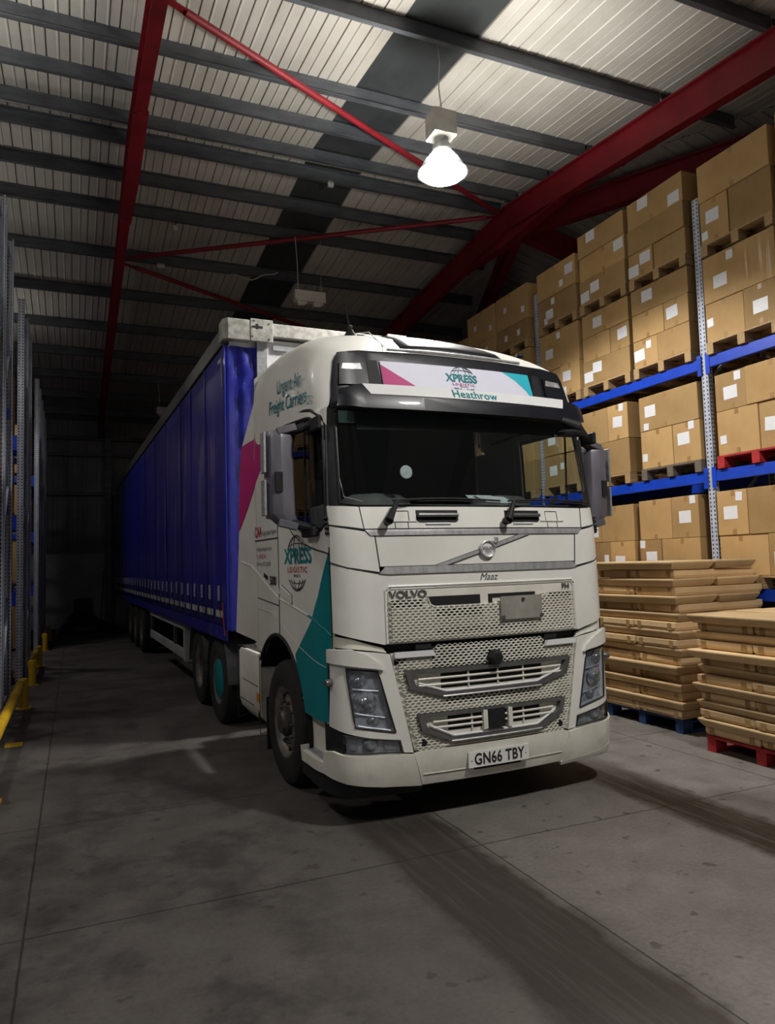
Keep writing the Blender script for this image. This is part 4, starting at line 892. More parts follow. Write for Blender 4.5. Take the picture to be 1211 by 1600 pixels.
def globe(cx, cz, r, mapf, parent, mat, lw=.0035, gap=(-.32, .35), sxx=1, narrow=False):
    """outlined globe with the middle left open for the lettering"""
    def arc(f, ts): 
        seg = []; out = []
        for t in ts:
            u, v = f(t)
            if gap[0] * r < v < gap[1] * r or (narrow and v < -1): 
                if len(seg) > 1: out.append(seg)
                seg = []
            else: seg.append((cx + u * sxx, cz + v))
        if len(seg) > 1: out.append(seg)
        return out
    ts = [2 * pi * i / 48 for i in range(49)]; segs = arc(lambda t: (r * cos(t + .01), r * sin(t + .01)), ts)
    for k in (.35, .7): segs += arc(lambda t: (r * k * cos(t), r * sin(t)), ts)
    for h_ in (.62, -.64, -.84):
        w = math.sqrt(1 - h_ * h_); segs += [[(cx + r * w * u / 6 * sxx, cz + r * (h_ - .10 * (1 - (u / 6) ** 2) * (1 if h_ < 0 else -1))) for u in range(-6, 7)]]
    g = G()
    for i, sgm in enumerate(segs): g.tube([mapf(u, v, 0) for u, v in sgm], lw if i > 1 else lw * 1.4, 4)
    return g.build('globe_outline', mat, parent)
fm = lambda u, v, w: S(u, v, .0235)
globe(.0, 3.265, .115, fm, sg, M['inkgrey'], .0022, (-.56, .42), 1.0)
text('xpress_lettering', 'XPRESS', .092, front_map(-.01, 3.275, .0235), M['teal'], sg, width=.29, bold=.003, space=1.0)
text('logistic_lettering', 'LOGISTIC', .028, front_map(.0, 3.224, .0235), M['magenta'], sg, width=.20, space=1.5, bold=.0006)
text('services_lettering', 'SERVICES LTD', .012, front_map(.0, 3.206, .0235), M['ink'], sg, bold=.0003)
for s in (-1, 1):
    P = [(.835, 3.175), (1.055, 3.165), (1.045, 3.345), (.83, 3.36)]; P = [(s * q, z) for q, z in P]; o = conform('roof_marker_lamp', P if s > 0 else P[::-1], M['black'], T_, off=.022, th=.016)
    P = [(.85, 3.295), (1.03, 3.290), (1.015, 3.335), (.86, 3.345)]; P = [(s * q, z) for q, z in P]; conform('marker_lens', P if s > 0 else P[::-1], M['sign'] if 0 else M['lampbody'], o, off=.0245, th=.003)
    P = [(.70, 3.18), (.80, 3.172), (.80, 3.38), (.72, 3.385)]; P = [(s * q, z) for q, z in P]; conform('fascia_vent', P if s > 0 else P[::-1], M['bplast'], T_, off=.010, th=.004)
# --- roof
secs = [
 [tuple(S(-1.135, 2.95)), tuple(S(-1.13, 3.15)), tuple(S(-1.105, 3.36)), tuple(S(-1.0, 3.455)), tuple(S(-.6, 3.475)), tuple(S(-.3, 3.475)), tuple(S(0, 3.475))],
 [(-1.25, .46, 2.95), (-1.25, .47, 3.2), (-1.20, .52, 3.42), (-1.03, .56, 3.545), (-.62, .54, 3.60), (-.3, .52, 3.605), (0, .52, 3.605)],
 [(-1.25, .85, 2.95), (-1.25, .85, 3.26), (-1.22, .87, 3.51), (-1.03, .9, 3.70), (-.66, .9, 3.765), (-.3, .9, 3.775), (0, .9, 3.775)],
 [(-1.25, 1.35, 2.95), (-1.25, 1.35, 3.32), (-1.235, 1.35, 3.57), (-.97, 1.36, 3.84), (-.62, 1.36, 3.90), (-.3, 1.36, 3.91), (0, 1.36, 3.91)],
 [(-1.25, 1.8, 2.95), (-1.25, 1.8, 3.35), (-1.24, 1.8, 3.60), (-.93, 1.8, 3.90), (-.6, 1.8, 3.95), (-.3, 1.8, 3.955), (0, 1.8, 3.955)],
 [(-1.25, 2.1, 2.95), (-1.25, 2.1, 3.36), (-1.24, 2.1, 3.62), (-.90, 2.1, 3.93), (-.6, 2.1, 3.97), (-.3, 2.1, 3.975), (0, 2.1, 3.975)]]
vs = []
for s_ in secs: vs += s_ + [(-x, y, z) for x, y, z in s_[:-1][::-1]]
nn = 13; g = G(); g.add(vs, [(i * nn + k, i * nn + k + 1, (i + 1) * nn + k + 1, (i + 1) * nn + k) for i in range(len(secs) - 1) for k in range(nn - 1)])
roof = g.build('roof_shell', M['white'], T_, smooth=True, angle=80); md = roof.modifiers.new('s', 'SUBSURF'); md.levels = md.render_levels = 2
# centre panel (dark) lying on the roof
def roofz(y): return itp([(.36, 3.475), (.52, 3.60), (.9, 3.775), (1.36, 3.91), (1.8, 3.955), (2.1, 3.975)], y)
g = G(); vs = []; ys = [.40, .5, .62, .8, 1.0, 1.2, 1.4]; 
for i, y in enumerate(ys):
    w = .48 - .12 * (y - .4)
    for k in range(-4, 5): vs.append((w * k / 4, y + .03 * (k / 4) ** 2, roofz(y) + .006 - .012 * (k / 4) ** 2))
g.add(vs, [(i * 9 + k, i * 9 + k + 1, i * 9 + 10 + k, i * 9 + 9 + k) for i in range(len(ys) - 1) for k in range(8)]); o = g.build('roof_hatch_panel', M['black'], T_, smooth=True); md = o.modifiers.new('t', 'SOLIDIFY'); md.thickness = .02; md.offset = 0
G().tube([(-.62, .395, 3.49), (-.3, .38, 3.497), (0, .378, 3.50), (.3, .38, 3.497), (.62, .395, 3.49)], .012, 8).build('fascia_top_highlight', M['chrome'], T_, smooth=True)  # silver tube put in for the highlight along the roof front edge
G().tube([(-.62, .43, 3.515), (-.55, .9, 3.79), (-.5, 1.35, 3.92), (-.5, 2.05, 3.985)], .004, 6).build('roof_seam', M['crease'], T_, smooth=True)
# antenna
an = G().lathe([(.0, 0), (.055, 0), (.05, .02), (.03, .06), (0, .07)], n=16).build('roof_antenna', M['bplast'], T_, smooth=True); an.location = (-.66, 1.05, 3.775)
G().box((0, 0, .06), (.035, .05, .09)).build('antenna_base', M['bplast'], an, bevel=.008); G().tube([(0, 0, .08), (-.012, .0, .14), (-.05, .0, .30)], [.011, .009, .004], 8).build('antenna_rod', M['bplast'], an, smooth=True)
G().tube([(.05, -.03, .02), (.10, -.06, .012), (.13, -.02, .012), (.08, .04, .01)], .006, 6).build('antenna_cable', M['bplast'], an, smooth=True)
o = G().lathe([(0, .03), (.03, .025), (.04, 0)], n=12).build('roof_beacon_stud', M['bplast'], T_, smooth=True); o.location = (.86, .72, 3.655)
# rear wall of the cab
G().bb(-1.22, 1.22, 2.08, 2.11, 1.0, 3.0).build('rear_wall', M['white'], T_)
g = G(); g.add([(-1.25, 2.1, 2.95), (1.25, 2.1, 2.95), (1.24, 2.1, 3.62), (.9, 2.1, 3.93), (0, 2.1, 3.97), (-.9, 2.1, 3.93), (-1.24, 2.1, 3.62)], [(0, 1, 2, 3, 4, 5, 6)]); g.build('roof_rear_wall', M['white'], T_)
# --- side panels
def arch(r, a0, a1, n_=18, yc=1.40, zc=.505): return [(Y(yc - r * cos(radians(a0 + (a1 - a0) * i / n_))), zc + r * sin(radians(a0 + (a1 - a0) * i / n_))) for i in range(n_ + 1)]
WIN = [(Y(1.24), 2.985), (Y(1.05), 2.985), (Y(.36), 2.925), (1.275, 2.885), (1.225, 2.84), (1.252, 2.30), (1.258, 2.13), (Y(.27), 2.075), (Y(.58), 2.045), (Y(.80), 2.13), (Y(1.05), 2.24), (Y(1.24), 2.30)]
DOOR = [(1.242, 2.13), (1.238, 1.4), (1.245, 1.2), (1.29, 1.18), (1.29, .72), (1.32, .705), (Y(.655), .718)] + arch(.735, 17, 84) + [(Y(1.325), 2.30), (Y(1.325), 3.045), (Y(1.05), 3.04), (Y(.36), 2.972), (1.245, 2.91), (1.196, 2.85)]
WIN2 = WIN
for s in (-1, 1):
    P = DOOR if s > 0 else mir(DOOR); H = WIN if s > 0 else mir(WIN)
    dr = conform('door', P, M['white'], T_, off=.0, th=.03, holes=[H], smooth=True)
    conform('side_window', H, M['sideglass'], dr, off=-.012, th=0)
    line('window_seal', [(s * q, z) for q, z in WIN + WIN[:1]], .011, M['bplast'], dr, off=0)
    line('window_divider', [(s * Y(.62), 2.08), (s * Y(.55), 2.93)], .009, M['bplast'], dr, off=-.01)
    line('door_gap', [(s * q, z) for q, z in [(1.243, 1.95), (1.243, 1.22), (1.292, 1.19), (1.292, .73)]], .006, M['gap'], T_, off=0)
    line('door_gap', [(s * Y(1.333), 1.24), (s * Y(1.333), 1.56), (s * Y(1.30), 1.60), (s * Y(1.333), 1.66), (s * Y(1.333), 3.04)], .005, M['gap'], T_, off=0)
    line('door_top_gap', [(s * Y(1.75), 3.045), (s * Y(1.35), 3.055), (s * Y(.98), 3.05), (s * Y(.34), 2.985), (s * 1.235, 2.92), (s * 1.19, 2.84), (s * 1.235, 2.25)], .011, M['gap'], T_, off=.0)
    RP = arch(.735, 84.5, 133, 12) + [(Y(1.94), 1.04), (Y(2.035), 1.06), (Y(2.035), 2.96), (Y(1.34), 2.96)]
    rp = conform('rear_side_panel', RP if s > 0 else mir(RP), M['white'], T_, off=0, th=.03)
    UP = [(1.16, 2.93), (1.25, 2.92), (Y(.35), 2.99), (Y(1.0), 3.055), (Y(2.035), 3.06), (Y(2.035), 2.96), (Y(1.34), 2.955), (Y(1.34), 2.94), (1.3, 2.94)]
    FA = [(Y(2.045), 1.11), (Y(2.22), 1.13), (Y(2.98), 1.15), (Y(2.93), 1.4), (Y(2.60), 3.06), (Y(2.24), 3.60), (Y(2.17), 3.635), (Y(2.045), 3.62)]
    fa = conform('side_fairing', FA if s > 0 else mir(FA), M['white'], T_, off=-.004, th=.03)
    LF = [(Y(2.045), 1.03), (Y(2.20), 1.105), (Y(2.045), 1.105)]
    conform('lower_fairing', LF if s > 0 else mir(LF), M['white_dirty'], T_, off=-.006, th=.02)
    line('fairing_seam', [(s * Y(2.045), 1.06), (s * Y(2.045), 3.6)], .003, M['crease'], T_, off=-.002)
    # wheel arch trim
    A = arch(.735, 10, 140, 30)
    line('arch_trim', [(s * q, z) for q, z in A], .020, M['bplast'], T_, off=-.004, step=.2)
    g = G(); g.lathe([(.75, s * 1.235), (.75, s * .80)], (0, 1.40, .505), axis='x', n=30, a0=-.2, a1=pi + .1); g.build('wheel_housing', M['dark'], T_)
    conf = [(s * q, z) for q, z in [(Y(2.66), 1.875), (Y(2.30), 1.835), (Y(2.03), 1.765), (Y(1.68), 1.65), (Y(1.34), 1.552)]]
    line('swage_line', conf, .009, M['white'], T_, off=-.003)
    line('swage_line', [(s * q, z) for q, z in [(Y(1.32), 1.55), (Y(.75), 1.475), (Y(.56), 1.45)]], .010, M['white'], dr, off=-.002); line('swage_line_front', [(s * q, z) for q, z in [(Y(.56), 1.45), (Y(.44), 1.43), (1.30, 1.36), (1.25, 1.322)]], .010, M['white'] if s > 0 else M['teal'], dr, off=0)
    line('panel_crease', [(s * Y(2.03), 1.535), (s * Y(1.34), 1.49)], .006, M['gap'], T_, off=-.002); line('panel_crease', [(s * Y(2.03), 1.44), (s * Y(1.6), 1.42), (s * Y(1.34), 1.36)], .005, M['crease'], T_, off=0)
    line('panel_crease', [(s * Y(1.32), 1.36), (s * Y(.9), 1.22), (s * Y(.55), 1.15), (s * 1.31, 1.10)], .005, M['crease'], dr, off=0)
    line('side_swoop_crease', [(s * q, z) for q, z in [(Y(2.0), 3.1), (Y(1.9), 3.42), (Y(1.6), 3.5), (Y(1.2), 3.36), (Y(.62), 3.0)]], .007, M['white'], T_, off=0)
    line('door_mirror_crease', [(s * Y(1.33), 2.42), (s * Y(1.20), 2.25), (s * Y(.90), 2.07), (s * Y(.65), 1.99), (s * 1.30, 1.915), (s * 1.25, 1.90)], .006, M['crease'] if s > 0 else M['gap'], dr, off=0)
    P = [(Y(1.25), 1.665), (Y(1.25), 1.60), (Y(.96), 1.525), (Y(.96), 1.59)]; hd = conform('door_handle', P if s < 0 and 0 else ([(s * q, z) for q, z in P] if s > 0 else [(s * q, z) for q, z in P][::-1]), M['white'], dr, off=.02, th=.02)
    line('handle_gap', [(s * q, z) for q, z in P + P[:1]], .004, M['gap'], hd, off=.002)
    for k in range(4): c = S(s * 1.262, 2.045 + .035 * k, 0); G().bar(c, c + Vector((s * .012, -.035, .012)), .03, .012).build('pillar_air_fin', M['bplast'], T_)
# graphics on the left side
dec = empty('side_graphics', parent=T_)
dec = None
for ch in [o for o in T_.children if o.name.startswith('side_graphics')]: bpy.data.objects.remove(ch)
conform('teal_wedge', mir([(1.252, 1.30), (1.250, 1.926), (1.275, 1.86), (1.40, 1.60), (Y(.49), 1.416), (Y(.90), 1.131)] + arch(.752, 46, 17, 8) + [(Y(.655), .722), (1.325, .710), (1.298, .725), (1.298, 1.19), (1.25, 1.205)])[::1], M['teal'], T_, off=.003, th=.002)
MG = [(Y(2.60), 3.055), (Y(2.0), 3.045), (Y(1.95), 3.02), (Y(1.25), 2.965), (Y(1.40), 2.93), (Y(1.53), 2.88), (Y(1.72), 2.76), (Y(1.97), 2.64), (Y(2.31), 2.43), (Y(2.5), 2.32), (Y(2.755), 2.19)]
conform('magenta_swoosh', mir(MG[::-1]), M['magenta'], T_, off=.002, th=.002)
sl = -radians(4)
text('urgent_air_lettering', 'Urgent Air', .165, side_map(.955, 3.30, -.11), M['teal'], T_, width=.67, bold=.001)
text('freight_carriers_lettering', 'Freight Carriers', .165, side_map(1.015, 3.155, -.095), M['teal'], T_, width=1.05, bold=.001)
text('caa_lettering', 'CAA', .135, side_map(1.99, 2.14), M['inkred'], T_, sx_=.9, bold=.003)
text('regulated_agent_lettering', 'Regulated Agent', .066, side_map(1.61, 2.125), M['inkgrey'], T_, sx_=1.05)
G().bar((-1.2535, 2.11, 2.065), (-1.2535, 1.35, 2.065), .003, .010).build('caa_underline', M['ink'], T_)
text('email_lettering', 'info@xpresslogistic.co.uk', .052, side_map(2.07, 1.985), M['inkgrey'], T_, align='LEFT', sx_=1.0)
text('telephone_lettering', 'Tel: 0208 385 3541', .052, side_map(2.07, 1.915), M['inkred'], T_, align='LEFT', sx_=.85)
text('mobile_lettering', '24 HR Mob: 07912 228 405', .052, side_map(2.07, 1.845), M['inkgrey'], T_, align='LEFT', sx_=.85)
text('power_badge', '500', .105, side_map(1.51, 1.695, radians(-0)), M['ink'], T_, sx_=1.3, bold=.003, shear=0)
G().bar((-1.254, 1.80, 1.75), (-1.254, 1.68, 1.72), .004, .035).build('badge_flash', M['ink'], T_)
text('door_xpress_lettering', 'XPRESS', .165, side_map(.80, 1.895), M['teal'], T_, width=.70, bold=.005)
text('door_logistic_lettering', 'LOGISTIC', .062, side_map(.815, 1.79), M['inkred'], T_, width=.50, space=1.35, sx_=.95, bold=.001)
text('door_services_lettering', 'SERVICES LTD', .028, side_map(.82, 1.745), M['ink'], T_, bold=.0006)
globe(.82, 1.845, .215, lambda u, v, w: Vector((-1.2545, .82 - (u - .82), v)), T_, M['ink'], .0026, (-.52, .42), 1.22)
# --- mirrors
for s in (-1, 1):
    mr = G(); 
    prof = [(-.11, .0), (-.085, -.055), (0, -.08), (.075, -.06), (.10, 0), (.10, .05), (-.11, .05)]
    vs = []; zs = [(2.13, .80, .06), (2.20, 1, .01), (2.50, 1.02, 0), (2.76, 1, .0), (2.815, .88, .0)]
    for z, k, dx in zs: vs += [(s * (1.475 + u * k - dx), .50 + v * k, z + (.10 * (u + .0) * 0)) for u, v in prof]
    n7 = 7; mr.add(vs, [(i * n7 + k, i * n7 + (k + 1) % n7, (i + 1) * n7 + (k + 1) % n7, (i + 1) * n7 + k) for i in range(4) for k in range(n7)] + [tuple(range(7)), tuple(range(28, 35))])
    mm = mr.build('wing_mirror', M['mirror_grey'], T_, smooth=True, angle=50, bevel=.008, seg=2)
    G().bb(s * 1.565, s * 1.385, .552, .556, 2.17, 2.78).build('mirror_glass', M['chrome'], mm)
    G().bb(s * 1.605, s * 1.585, .44, .53, 2.50, 2.80).bb(s * 1.605, s * 1.585, .44, .53, 2.19, 2.45).build('mirror_outer_strip', M['galv'], mm, bevel=.004)
    G().box((s * 1.50, .418, 2.435), (.055, .02, .14)).build('mirror_camera_recess', M['dark'], mm)
    for z0, z1 in ((2.79, 2.86), (2.16, 2.09)):
        G().tube([(s * 1.46, .49, z0), (s * 1.36, .46, (z0 + z1) / 2), (s * 1.24, .40, z1)], [.038, .035, .03], 10).build('mirror_arm', M['bplast'], mm, smooth=True)
        G().bar((s * 1.50, .455, z0 + (.015 if z0 > 2.5 else -.02)), (s * 1.36, .44, (z0 + z1) / 2 + (.02 if z0 > 2.5 else -.02)), .06, .055).build('arm_cover', M['mirror_grey'], mm, bevel=.006)
    G().bb(s * 1.24, s * 1.30, .30, .55, 2.03, 2.10).build('mirror_mount', M['bplast'], mm, bevel=.01); G().bb(s * 1.235, s * 1.27, .22, .50, 2.80, 2.90).build('mirror_mount', M['bplast'], mm, bevel=.01)
# front (cyclops) mirror hanging from the visor at the right corner
cy = G().tube([(.80, .10, 2.955), (.92, .06, 2.90), (1.06, .12, 2.83)], [.03, .05, .03], 12).build('front_view_mirror', M['bplast'], T_, smooth=True)
g = G(); g.lathe([(0, -.02), (.09, -.012), (.10, .01), (.08, .03), (0, .035)], n=24); o = g.build('mirror_head', M['bplast'], cy, smooth=True); o.location = (.90, .10, 2.84); o.scale = (1.3, .8, 1)
# --- interior
G().bb(-1.15, 1.15, .40, .80, 2.00, 2.28).build('dashboard', M['dash'], T_, bevel=.03, seg=2)
for x in (-.72, .42):
    o = G().lathe([(.30, 0), (.28, .06), (.20, .10), (0, .115)], n=28).build('dashboard_cowl', M['dash'], T_, smooth=True); o.location = (x, .46, 2.25); o.scale = (1, .5, 1)
G().bb(-1.15, 1.15, .5, 2.1, 1.28, 1.33).build('cab_floor', M['cloth'], T_); G().bb(-1.15, 1.15, 2.02, 2.07, 1.3, 3.6).build('cab_back_lining', M['cloth'], T_)
G().bb(-1.12, 1.12, .45, 2.0, 3.26, 3.30).bb(-1.1, 1.1, .42, .80, 2.98, 3.26).build('cab_headlining', M['dash'], T_)
G().bb(-1.1, 1.1, 1.45, 2.0, 1.9, 2.1).build('bunk', M['cloth'], T_, bevel=.03)
for x, hh in ((-.68, 0), (.50, -.22)):
    st = G().bb(x - .26, x + .26, .95, 1.45, 1.75, 1.95).build('cab_seat', M['cloth'], T_, bevel=.04, seg=2)
    G().bar((x, 1.38 , 1.9), (x, 1.52, 2.58 + hh), .50, .13, up=(0, 1, 0)).build('seat_back', M['cloth'], st, bevel=.04, seg=2); G().box((x, 1.53, 2.70 + hh), (.30, .10, .18)).build('head_rest', M['cloth'], st, bevel=.03, seg=2)
g = G(); R_ = rotm(radians(-50), 0, 0); pts = [Vector((-.66, .82, 2.15)) + R_ @ Vector((.23 * cos(a), .23 * sin(a), 0)) for a in [2 * pi * i / 32 for i in range(33)]]; g.tube(pts, .015, 8); sw = g.build('steering_wheel', M['bplast'], T_, smooth=True)
G().box((-.66, .80, 2.13), (.16, .05, .12), R_).bar((-.88, .8, 2.13), (-.44, .8, 2.13), .03, .03).build('wheel_hub', M['bplast'], sw)
pp = conform('papers_on_dashboard', [(-.03, 2.333), (.09, 2.278), (.36, 2.272), (.24, 2.325)], M['paper'], T_, off=-.03, th=.008); conform('loose_sheet', [(-.10, 2.338), (-.06, 2.30), (.10, 2.30), (.14, 2.338)], M['paper'], pp, off=-.042, th=.003)
conform('tinted_sun_strip', [(-.93, 2.83), (1.02, 2.86), (1.04, 2.96), (-.93, 2.96)], plain('green_grey_tint', (.055, .07, .066), .5), T_, off=-.02, th=.002)
o = G().lathe([(0, -.008), (.048, -.005), (.052, 0), (.048, .004), (0, .006)], n=24, axis='y').build('screen_suction_disc', M['paper'], T_, smooth=True); o.location = (-.58, .20, 2.50)
conform('tax_sticker', [(-1.075, 2.87), (-.95, 2.87), (-.95, 2.965), (-1.075, 2.965)], plain('pale_green_tint', (.25, .38, .36), .4), T_, off=-.006, th=.002)
G().box((.28, .36, 2.93), (.24, .10, .10)).build('screen_top_camera_box', M['bplast'], T_, bevel=.02)
mb_ = G(); mb_.bar((.85, .55, 2.16), (1.02, .48, 2.36), .03, .03); mb_.build('interior_grab_rail', M['bplast'], T_)
# --- chassis, tank, wheels
G().bb(-.45, -.37, 1.0, 6.2, .75, 1.02).bb(.37, .45, 1.0, 6.2, .75, 1.02).bb(-.45, .45, 2.3, 2.4, .8, .95).build('chassis_frame', M['chassis'], T_)
G().bb(-.85, .85, .4, 2.1, .42, 1.25).build('engine_block', M['dark'], T_)
G().bb(-1.0, 1.0, 3.6, 5.4, 1.02, 1.10).lathe([(.0, 1.20), (.5, 1.20), (.55, 1.10), (0, 1.1)], (0, 4.6, 0), n=28).build('coupling_plate', M['hubd'], T_)
for s in (-1, 1):
    g = G(); z_ = [(.985, -.06), (1.0, -.02), (.97, .0), (.5, .0), (.42, -.02), (.33, -.10), (.33, -.3), (.98, -.3)]
    vs = [(s * (1.235 + d), y, z) for y in (2.04, 2.90) for z, d in z_]; n8 = 8; g.add(vs, [(k, (k + 1) % n8, n8 + (k + 1) % n8, n8 + k) for k in range(n8)] + [tuple(range(8)), tuple(range(8, 16))])
    tk = g.build('side_tank_cover', M['white_dirty'], T_, smooth=True, angle=40)
    for yy in (2.03, 2.91): G().prof((s * 1.10, yy - .015, .65), (s * 1.10, yy + .015, .65), [(-.15, -.36), (.13, -.30), (.15, .30), (.12, .37), (-.15, .37)], up=(0, 0, 1)).build('tank_end_frame', M['bplast'], tk)
    G().bb(s * 1.236, s * 1.239, 2.15, 2.75, .70, .705).bb(s * 1.236, s * 1.239, 2.3, 2.85, .50, .505).build('tank_groove', M['gap'], tk)
    G().bb(s * 1.236, s * 1.243, 2.09, 2.18, .56, .64).build('side_marker', M['orange'], tk)
    G().bb(s * 1.19, s * 1.0, 2.0, 2.03, .15, .62).build('mud_flap', M['rubber'], T_)
    G().box((s * 1.10, 2.02, 1.10), (.16, .03, .12)).build('arch_amber_reflector', M['orange'], T_)
    for yc in (4.14, 5.50):
        g = G(); g.lathe([(.60, s * 1.22), (.615, s * 1.22), (.615, s * .62), (.60, s * .62)], (0, yc, .52), axis='x', n=24, a0=.0, a1=pi); g.build('mudguard', M['chassis'], T_, smooth=True)
for i, (c, mt_) in enumerate(((('rag_blue'), 0), ('rag_red', 1))):
    G().tube([(-.9 + .1 * i, 2.5, 1.04), (-1.0, 2.75 + .1 * i, 1.12), (-.95, 3.1, 1.06 + .05 * i), (-.6, 3.3, 1.5)], .018, 8).build('air_hose', M[c], T_, smooth=True)
G().bb(-1.15, .9, 2.15, 3.15, .96, .99).build('catwalk_plate', M['hubd'], T_)
WM = {}
def wheel(parent, x, y, r, s, kind):          # s = outward side
    """kind: steer (domed out), drive (dished), super (trailer)"""
    key = (r, kind)
    w = .30 if kind != 'super' else .36
    if key not in WM:
        t = G(); hr = .292
        t.lathe([(hr, -w * .46), (hr + .05, -w * .5), (r - .06, -w * .5), (r - .015, -w * .42), (r, -w * .30), (r, w * .30), (r - .015, w * .42), (r - .06, w * .5), (hr + .05, w * .5), (hr, w * .46)], axis='x', n=56)
        for k in range(4):
            xx = -w * .24 + w * .16 * k; t.lathe([(r + .001, xx - .006), (r - .02 + .022, xx), (r + .001, xx + .006)], axis='x', n=56)
        rm = G(); rm.lathe([(hr, -w * .44), (hr + .012, -w * .47), (hr - .012, -w * .44), (hr - .03, -w * .2), (hr - .05, w * .1), (hr - .05, w * .3), (hr - .012, w * .44), (hr + .012, w * .47), (hr, w * .44)], axis='x', n=48)
        d0 = w * (.30 if kind == 'steer' else -.06 if kind == 'drive' else -.02)
        rm.lathe([(hr - .045, d0 - .10), (.235, d0 - .01), (.21, d0), (.175, d0 + .012), (.10, d0 + .012), (.095, d0 - .02), (0, d0 - .02)], axis='x', n=48)
        ho = G()
        for k in range(10): a = 2 * pi * (k + .5) / 10; ho.tube([(d0 - .012, .232 * cos(a), .232 * sin(a)), (d0 + .005, .226 * cos(a), .226 * sin(a))], .022, 12)
        nu = G()
        for k in range(10): a = 2 * pi * k / 10; nu.tube([(d0, .168 * cos(a), .168 * sin(a)), (d0 + .045, .168 * cos(a), .168 * sin(a))], [.018, .013], 6)
        hb = G(); hb.lathe([(.125, d0), (.12, d0 + .05), (.10, d0 + .06), (.085, d0 + .085), (.05, d0 + .09), (0, d0 + .09)], axis='x', n=32)
        WM[key] = [(n_, g_.mesh(n_), m_) for n_, g_, m_ in (('wheel_rim', rm, 'rim'), ('hand_hole_ring', ho, 'dark'), ('wheel_nuts', nu, 'hubd'), ('hub', hb, 'hubd'))]
        WM[key].insert(0, ('wheel', t.mesh('wheel'), 'rubber'))
        for n_, me, m_ in WM[key]: me.materials.append(M[m_]); me.polygons.foreach_set('use_smooth', [True] * len(me.polygons)); me.set_sharp_from_angle(angle=radians(35))
    root = None
    for n_, me, m_ in WM[key]:
        o = bpy.data.objects.new(n_, me); COL.objects.link(o)
        if root is None: root = o; o.parent = parent; o.location = (x, y, r); o.scale = (s, 1, 1) if 0 else (1, 1, 1); o.rotation_euler = (0, 0, 0 if s > 0 else pi)
        else: o.parent = root
    return root
for s in (-1, 1):
    wheel(T_, s * 1.07, 1.40, .512, s, 'steer'); w2 = wheel(T_, s * 1.07, 4.14, .512, s, 'drive'); wheel(T_, s * 1.05, 5.50, .512, s, 'drive')
    if s < 0: o = G().lathe([(.0, .115), (.225, .115), (.235, .125), (.225, .132), (0, .132)], axis='x', n=40).build('teal_wheel_cover', M['teal'], w2, smooth=True, angle=40); o.location = (.0, 0, .0); o['label'] = 'teal hub cover'
G().tube([(-1.0, 1.4, .512), (1.0, 1.4, .512)], .06, 10).tube([(-1.0, 4.14, .512), (1.0, 4.14, .512)], .07, 10).tube([(-1.0, 5.5, .512), (1.0, 5.5, .512)], .10, 12).build('axles', M['dark'], T_)
# ------------------------------------------------------------------ trailer
TL = empty('curtainside_trailer', (-3.4 * sin(TY), 3.4 * cos(TY), 0), TY, label='long blue curtain-sided trailer coupled behind the white cab', cat='trailer')
LEN = 15.9; H0, H1 = 1.14, 4.36
# curtain: folds get deeper with distance between the buckles
rc = random.Random(4); fold = [(rc.uniform(0, LEN), rc.uniform(.04, .12), rc.uniform(-.022, .014)) for _ in range(46)]
def curtain(name, s):
    g = G(); ny = 300; nz = 14; vs = []
    for i in range(ny + 1):
        y = -.10 + (LEN - .0) * i / ny
        for k in range(nz + 1):
            z = H0 + (H1 - .06 - H0) * k / nz; f_ = k / nz
            d = sum(a * math.exp(-((y + (.25 if j % 3 == 0 else -.1) * f_ - c) / w) ** 2) for j, (c, w, a) in enumerate(fold)) * (.35 + .65 * sin(pi * min(1, f_ * 1.15)))
            d += .012 * sin(y * 2.1) * sin(pi * f_)
            vs.append((s * (1.262 - d * .9), y if i else -.10, z))
    g.add(vs, [(i * (nz + 1) + k, (i + 1) * (nz + 1) + k, (i + 1) * (nz + 1) + k + 1, i * (nz + 1) + k + 1) for i in range(ny) for k in range(nz)])
    o = g.build(name, M['blue'], TL, smooth=True, angle=60); md = o.modifiers.new('t', 'SOLIDIFY'); md.thickness = .004; return o
cl = curtain('side_curtain', -1); curtain('side_curtain', 1)
# pleated wrap round the front corner
g = G(); vs = []; rc = random.Random(9)
for i in range(13):
    x = -1.262 + .37 * i / 12
    for k in range(22): z = H0 + (H1 - .06 - H0) * k / 21; vs.append((x, -.10 - .010 * sin(i * 1.1) - (.022 * sin(k * 2.3 + i * .9) * min(1, i / 5)), z))
g.add(vs, [(i * 22 + k, i * 22 + k + 1, (i + 1) * 22 + k + 1, (i + 1) * 22 + k) for i in range(12) for k in range(21)]); o = g.build('curtain_front_wrap', M['blue'], TL, smooth=True)
G().tube([(-1.268, -.10, H0), (-1.268, -.10, H1 - .06)], .014, 8).build('curtain_edge_pole', M['blue'], TL, smooth=True)
for (y0_, y1_) in ((7.9, 11.8),): pass
for yy in (1.05, 2.1, 3.0, 4.6, 6.1, 7.7, 9.2, 11.0, 12.6): G().box((-1.272 + .0, yy, (H0 + H1) / 2), (.006, .045, H1 - H0 - .1)).build('curtain_seam', M['blue'], TL)
G().add([(-1.2695, .06, 4.20), (-1.2695, .24, 4.20), (-1.2695, .24, 4.16), (-1.2695, .10, 4.16)], [(0, 1, 2, 3)]).add([(-1.2695, .045, 4.21), (-1.2695, .075, 4.21), (-1.2695, .045, 3.86), (-1.2695, .015, 3.86)], [(0, 1, 2, 3)]).build('white_numeral', M['tape'], TL)
